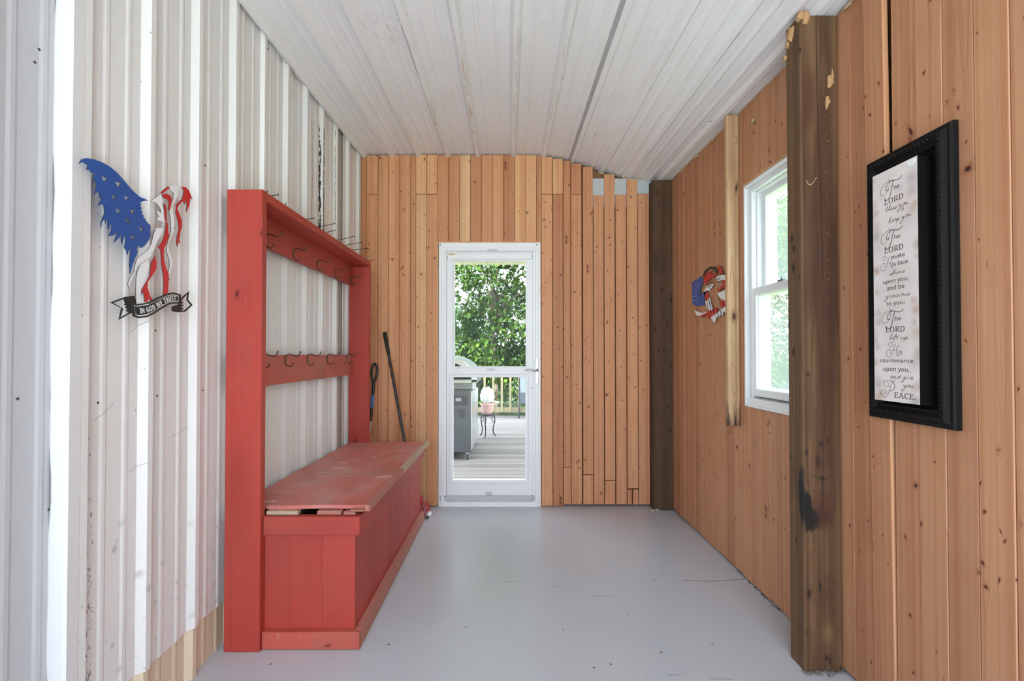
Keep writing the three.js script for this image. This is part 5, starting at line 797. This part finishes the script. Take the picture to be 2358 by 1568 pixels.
// ---------------------------------------------------------------- trees
const leafGeo = (() => { const v = [[0, 0, 0], [-0.36, 0.42, 0.1], [0, 1, 0.04], [0.36, 0.42, 0.1], [0, 0.5, -0.02]], f = [[0, 4, 1], [1, 4, 2], [2, 4, 3], [3, 4, 0]], p = []; for (const t of f) for (const i of t) p.push(...v[i]); const g = new THREE.BufferGeometry(); g.setAttribute('position', new THREE.Float32BufferAttribute(p, 3)); g.setAttribute('uv', new THREE.Float32BufferAttribute(new Float32Array(p.length / 3 * 2), 2)); g.computeVertexNormals(); return g; })();
const leafMat = phys({ color: rgb(1, 1, 1), roughness: 1, transmission: 0.35, thickness: 0, ior: 1.2, specularIntensity: 0.3, side: THREE.DoubleSide });
const barkMat = std({ color: rgb(0.17, 0.125, 0.085), roughness: 0.9 });
function tree(label, x, d, height, spread, n, low, size, hue) {
  const t = thing('broadleaf_tree', label, 'tree', [x, -0.45, -d], 'trees around the deck');
  const tr = [bar([x, -0.47, -d], [x + rr(-0.2, 0.2), height * 0.6, -d], 0.08, 0.04, 9)], tips = [];
  for (let i = 0; i < 16; i++) { const y0 = low + (height * 0.62 - low) * rnd(), a = rnd() * 6.28, r = spread * rr(0.35, 0.95), y1 = y0 + rr(0.2, 0.5) * height * 0.5, e = [x + r * Math.cos(a), Math.min(y1, height), -d + r * Math.sin(a)]; tr.push(bar([x, Math.max(0.1, y0), -d], e, 0.03, 0.008, 6)); tips.push(e); }
  part('trunk', merge(tr), barkMat, t, 'brown trunk and branches');
  const im = new THREE.InstancedMesh(leafGeo, leafMat, n), M = new THREE.Matrix4(), q = new THREE.Quaternion(), e = new THREE.Euler(), c = new THREE.Color();
  const cl = []; for (let i = 0; i < 70; i++) { const a = rnd() * 6.28, r = spread * Math.sqrt(rnd()), y = low + (height - low) * rnd(), k = 1 - 0.45 * ((y - low) / (height - low)) ** 2; cl.push([x + r * k * Math.cos(a), y, -d + r * k * Math.sin(a), rr(0.25, 0.6), rnd()]); }
  for (let i = 0; i < n; i++) {
    const o = pick(cl), s = o[3]; const u = [rr(-1, 1), rr(-1, 1), rr(-1, 1)]; e.set(rr(0.6, 2.6), rr(0, 6.3), rr(-0.7, 0.7)); q.setFromEuler(e);
    const k = size * rr(0.65, 1.35); M.compose(new THREE.Vector3(o[0] + u[0] * s - x, o[1] + u[1] * s * 0.7 + 0.45, o[2] + u[2] * s + d), q, new THREE.Vector3(k, k, k)); im.setMatrixAt(i, M);
    const b = rr(0.75, 1.25) * (0.85 + 0.3 * o[4]), y = rnd() < 0.16 ? 1.35 : 1; c.setRGB(hue[0] * b * y, hue[1] * b * (y > 1 ? 1.15 : 1), hue[2] * b); im.setColorAt(i, c);
  }
  im.name = 'foliage'; im.userData = { kind: 'stuff' }; im.castShadow = im.receiveShadow = true; t.add(im);
}
const G1 = [0.050, 0.095, 0.012], G2 = [0.034, 0.082, 0.016], G3 = [0.068, 0.115, 0.013];
tree('leafy tree straight beyond the storm door, nearest the railing', -0.3, 11.8, 4.8, 1.5, 9639, 0.1, 0.142, G1);
tree('leafy tree left of the grill seen beyond the railing', -2.8, 12.2, 5.4, 1.9, 9180, -0.1, 0.142, G2);
tree('leafy tree behind the folded chair beyond the railing', 2.3, 12.3, 4.6, 1.7, 9180, 0.0, 0.142, G3);
tree('leafy tree at the far right beyond the deck railing', 5.2, 13.2, 5.6, 2.0, 6885, 0.1, 0.142, G1);
tree('taller tree standing behind the nearest one beyond the deck', -0.2, 18.6, 6.8, 2.4, 8262, -0.2, 0.162, G2);
tree('back row tree at the left beyond the deck', -4.6, 18.2, 6.4, 2.4, 5508, -0.2, 0.162, G1);
tree('back row tree at the right beyond the deck', 3.6, 19.2, 6.4, 2.5, 5967, -0.2, 0.162, G2);
tree('pale leafy tree filling the lower sash of the window', 5.0, 7.6, 3.6, 1.5, 15000, -0.2, 0.075, G3);
tree('leafy tree farther off through the window', 6.6, 9.8, 4.4, 1.8, 12000, -0.2, 0.09, G1);
tree('leafy tree at the side of the house right of the deck', 6.4, 5.4, 4.0, 1.6, 9000, -0.2, 0.09, G2);
tree('low dense shrub behind the railing left of the chair', -1.2, 14.0, 2.4, 1.9, 6000, -0.4, 0.14, G2);
tree('low dense shrub behind the railing at the right', 1.9, 14.6, 2.6, 2.0, 5000, -0.4, 0.14, G2);
camera.updateProjectionMatrix();
renderer.render(scene, camera);
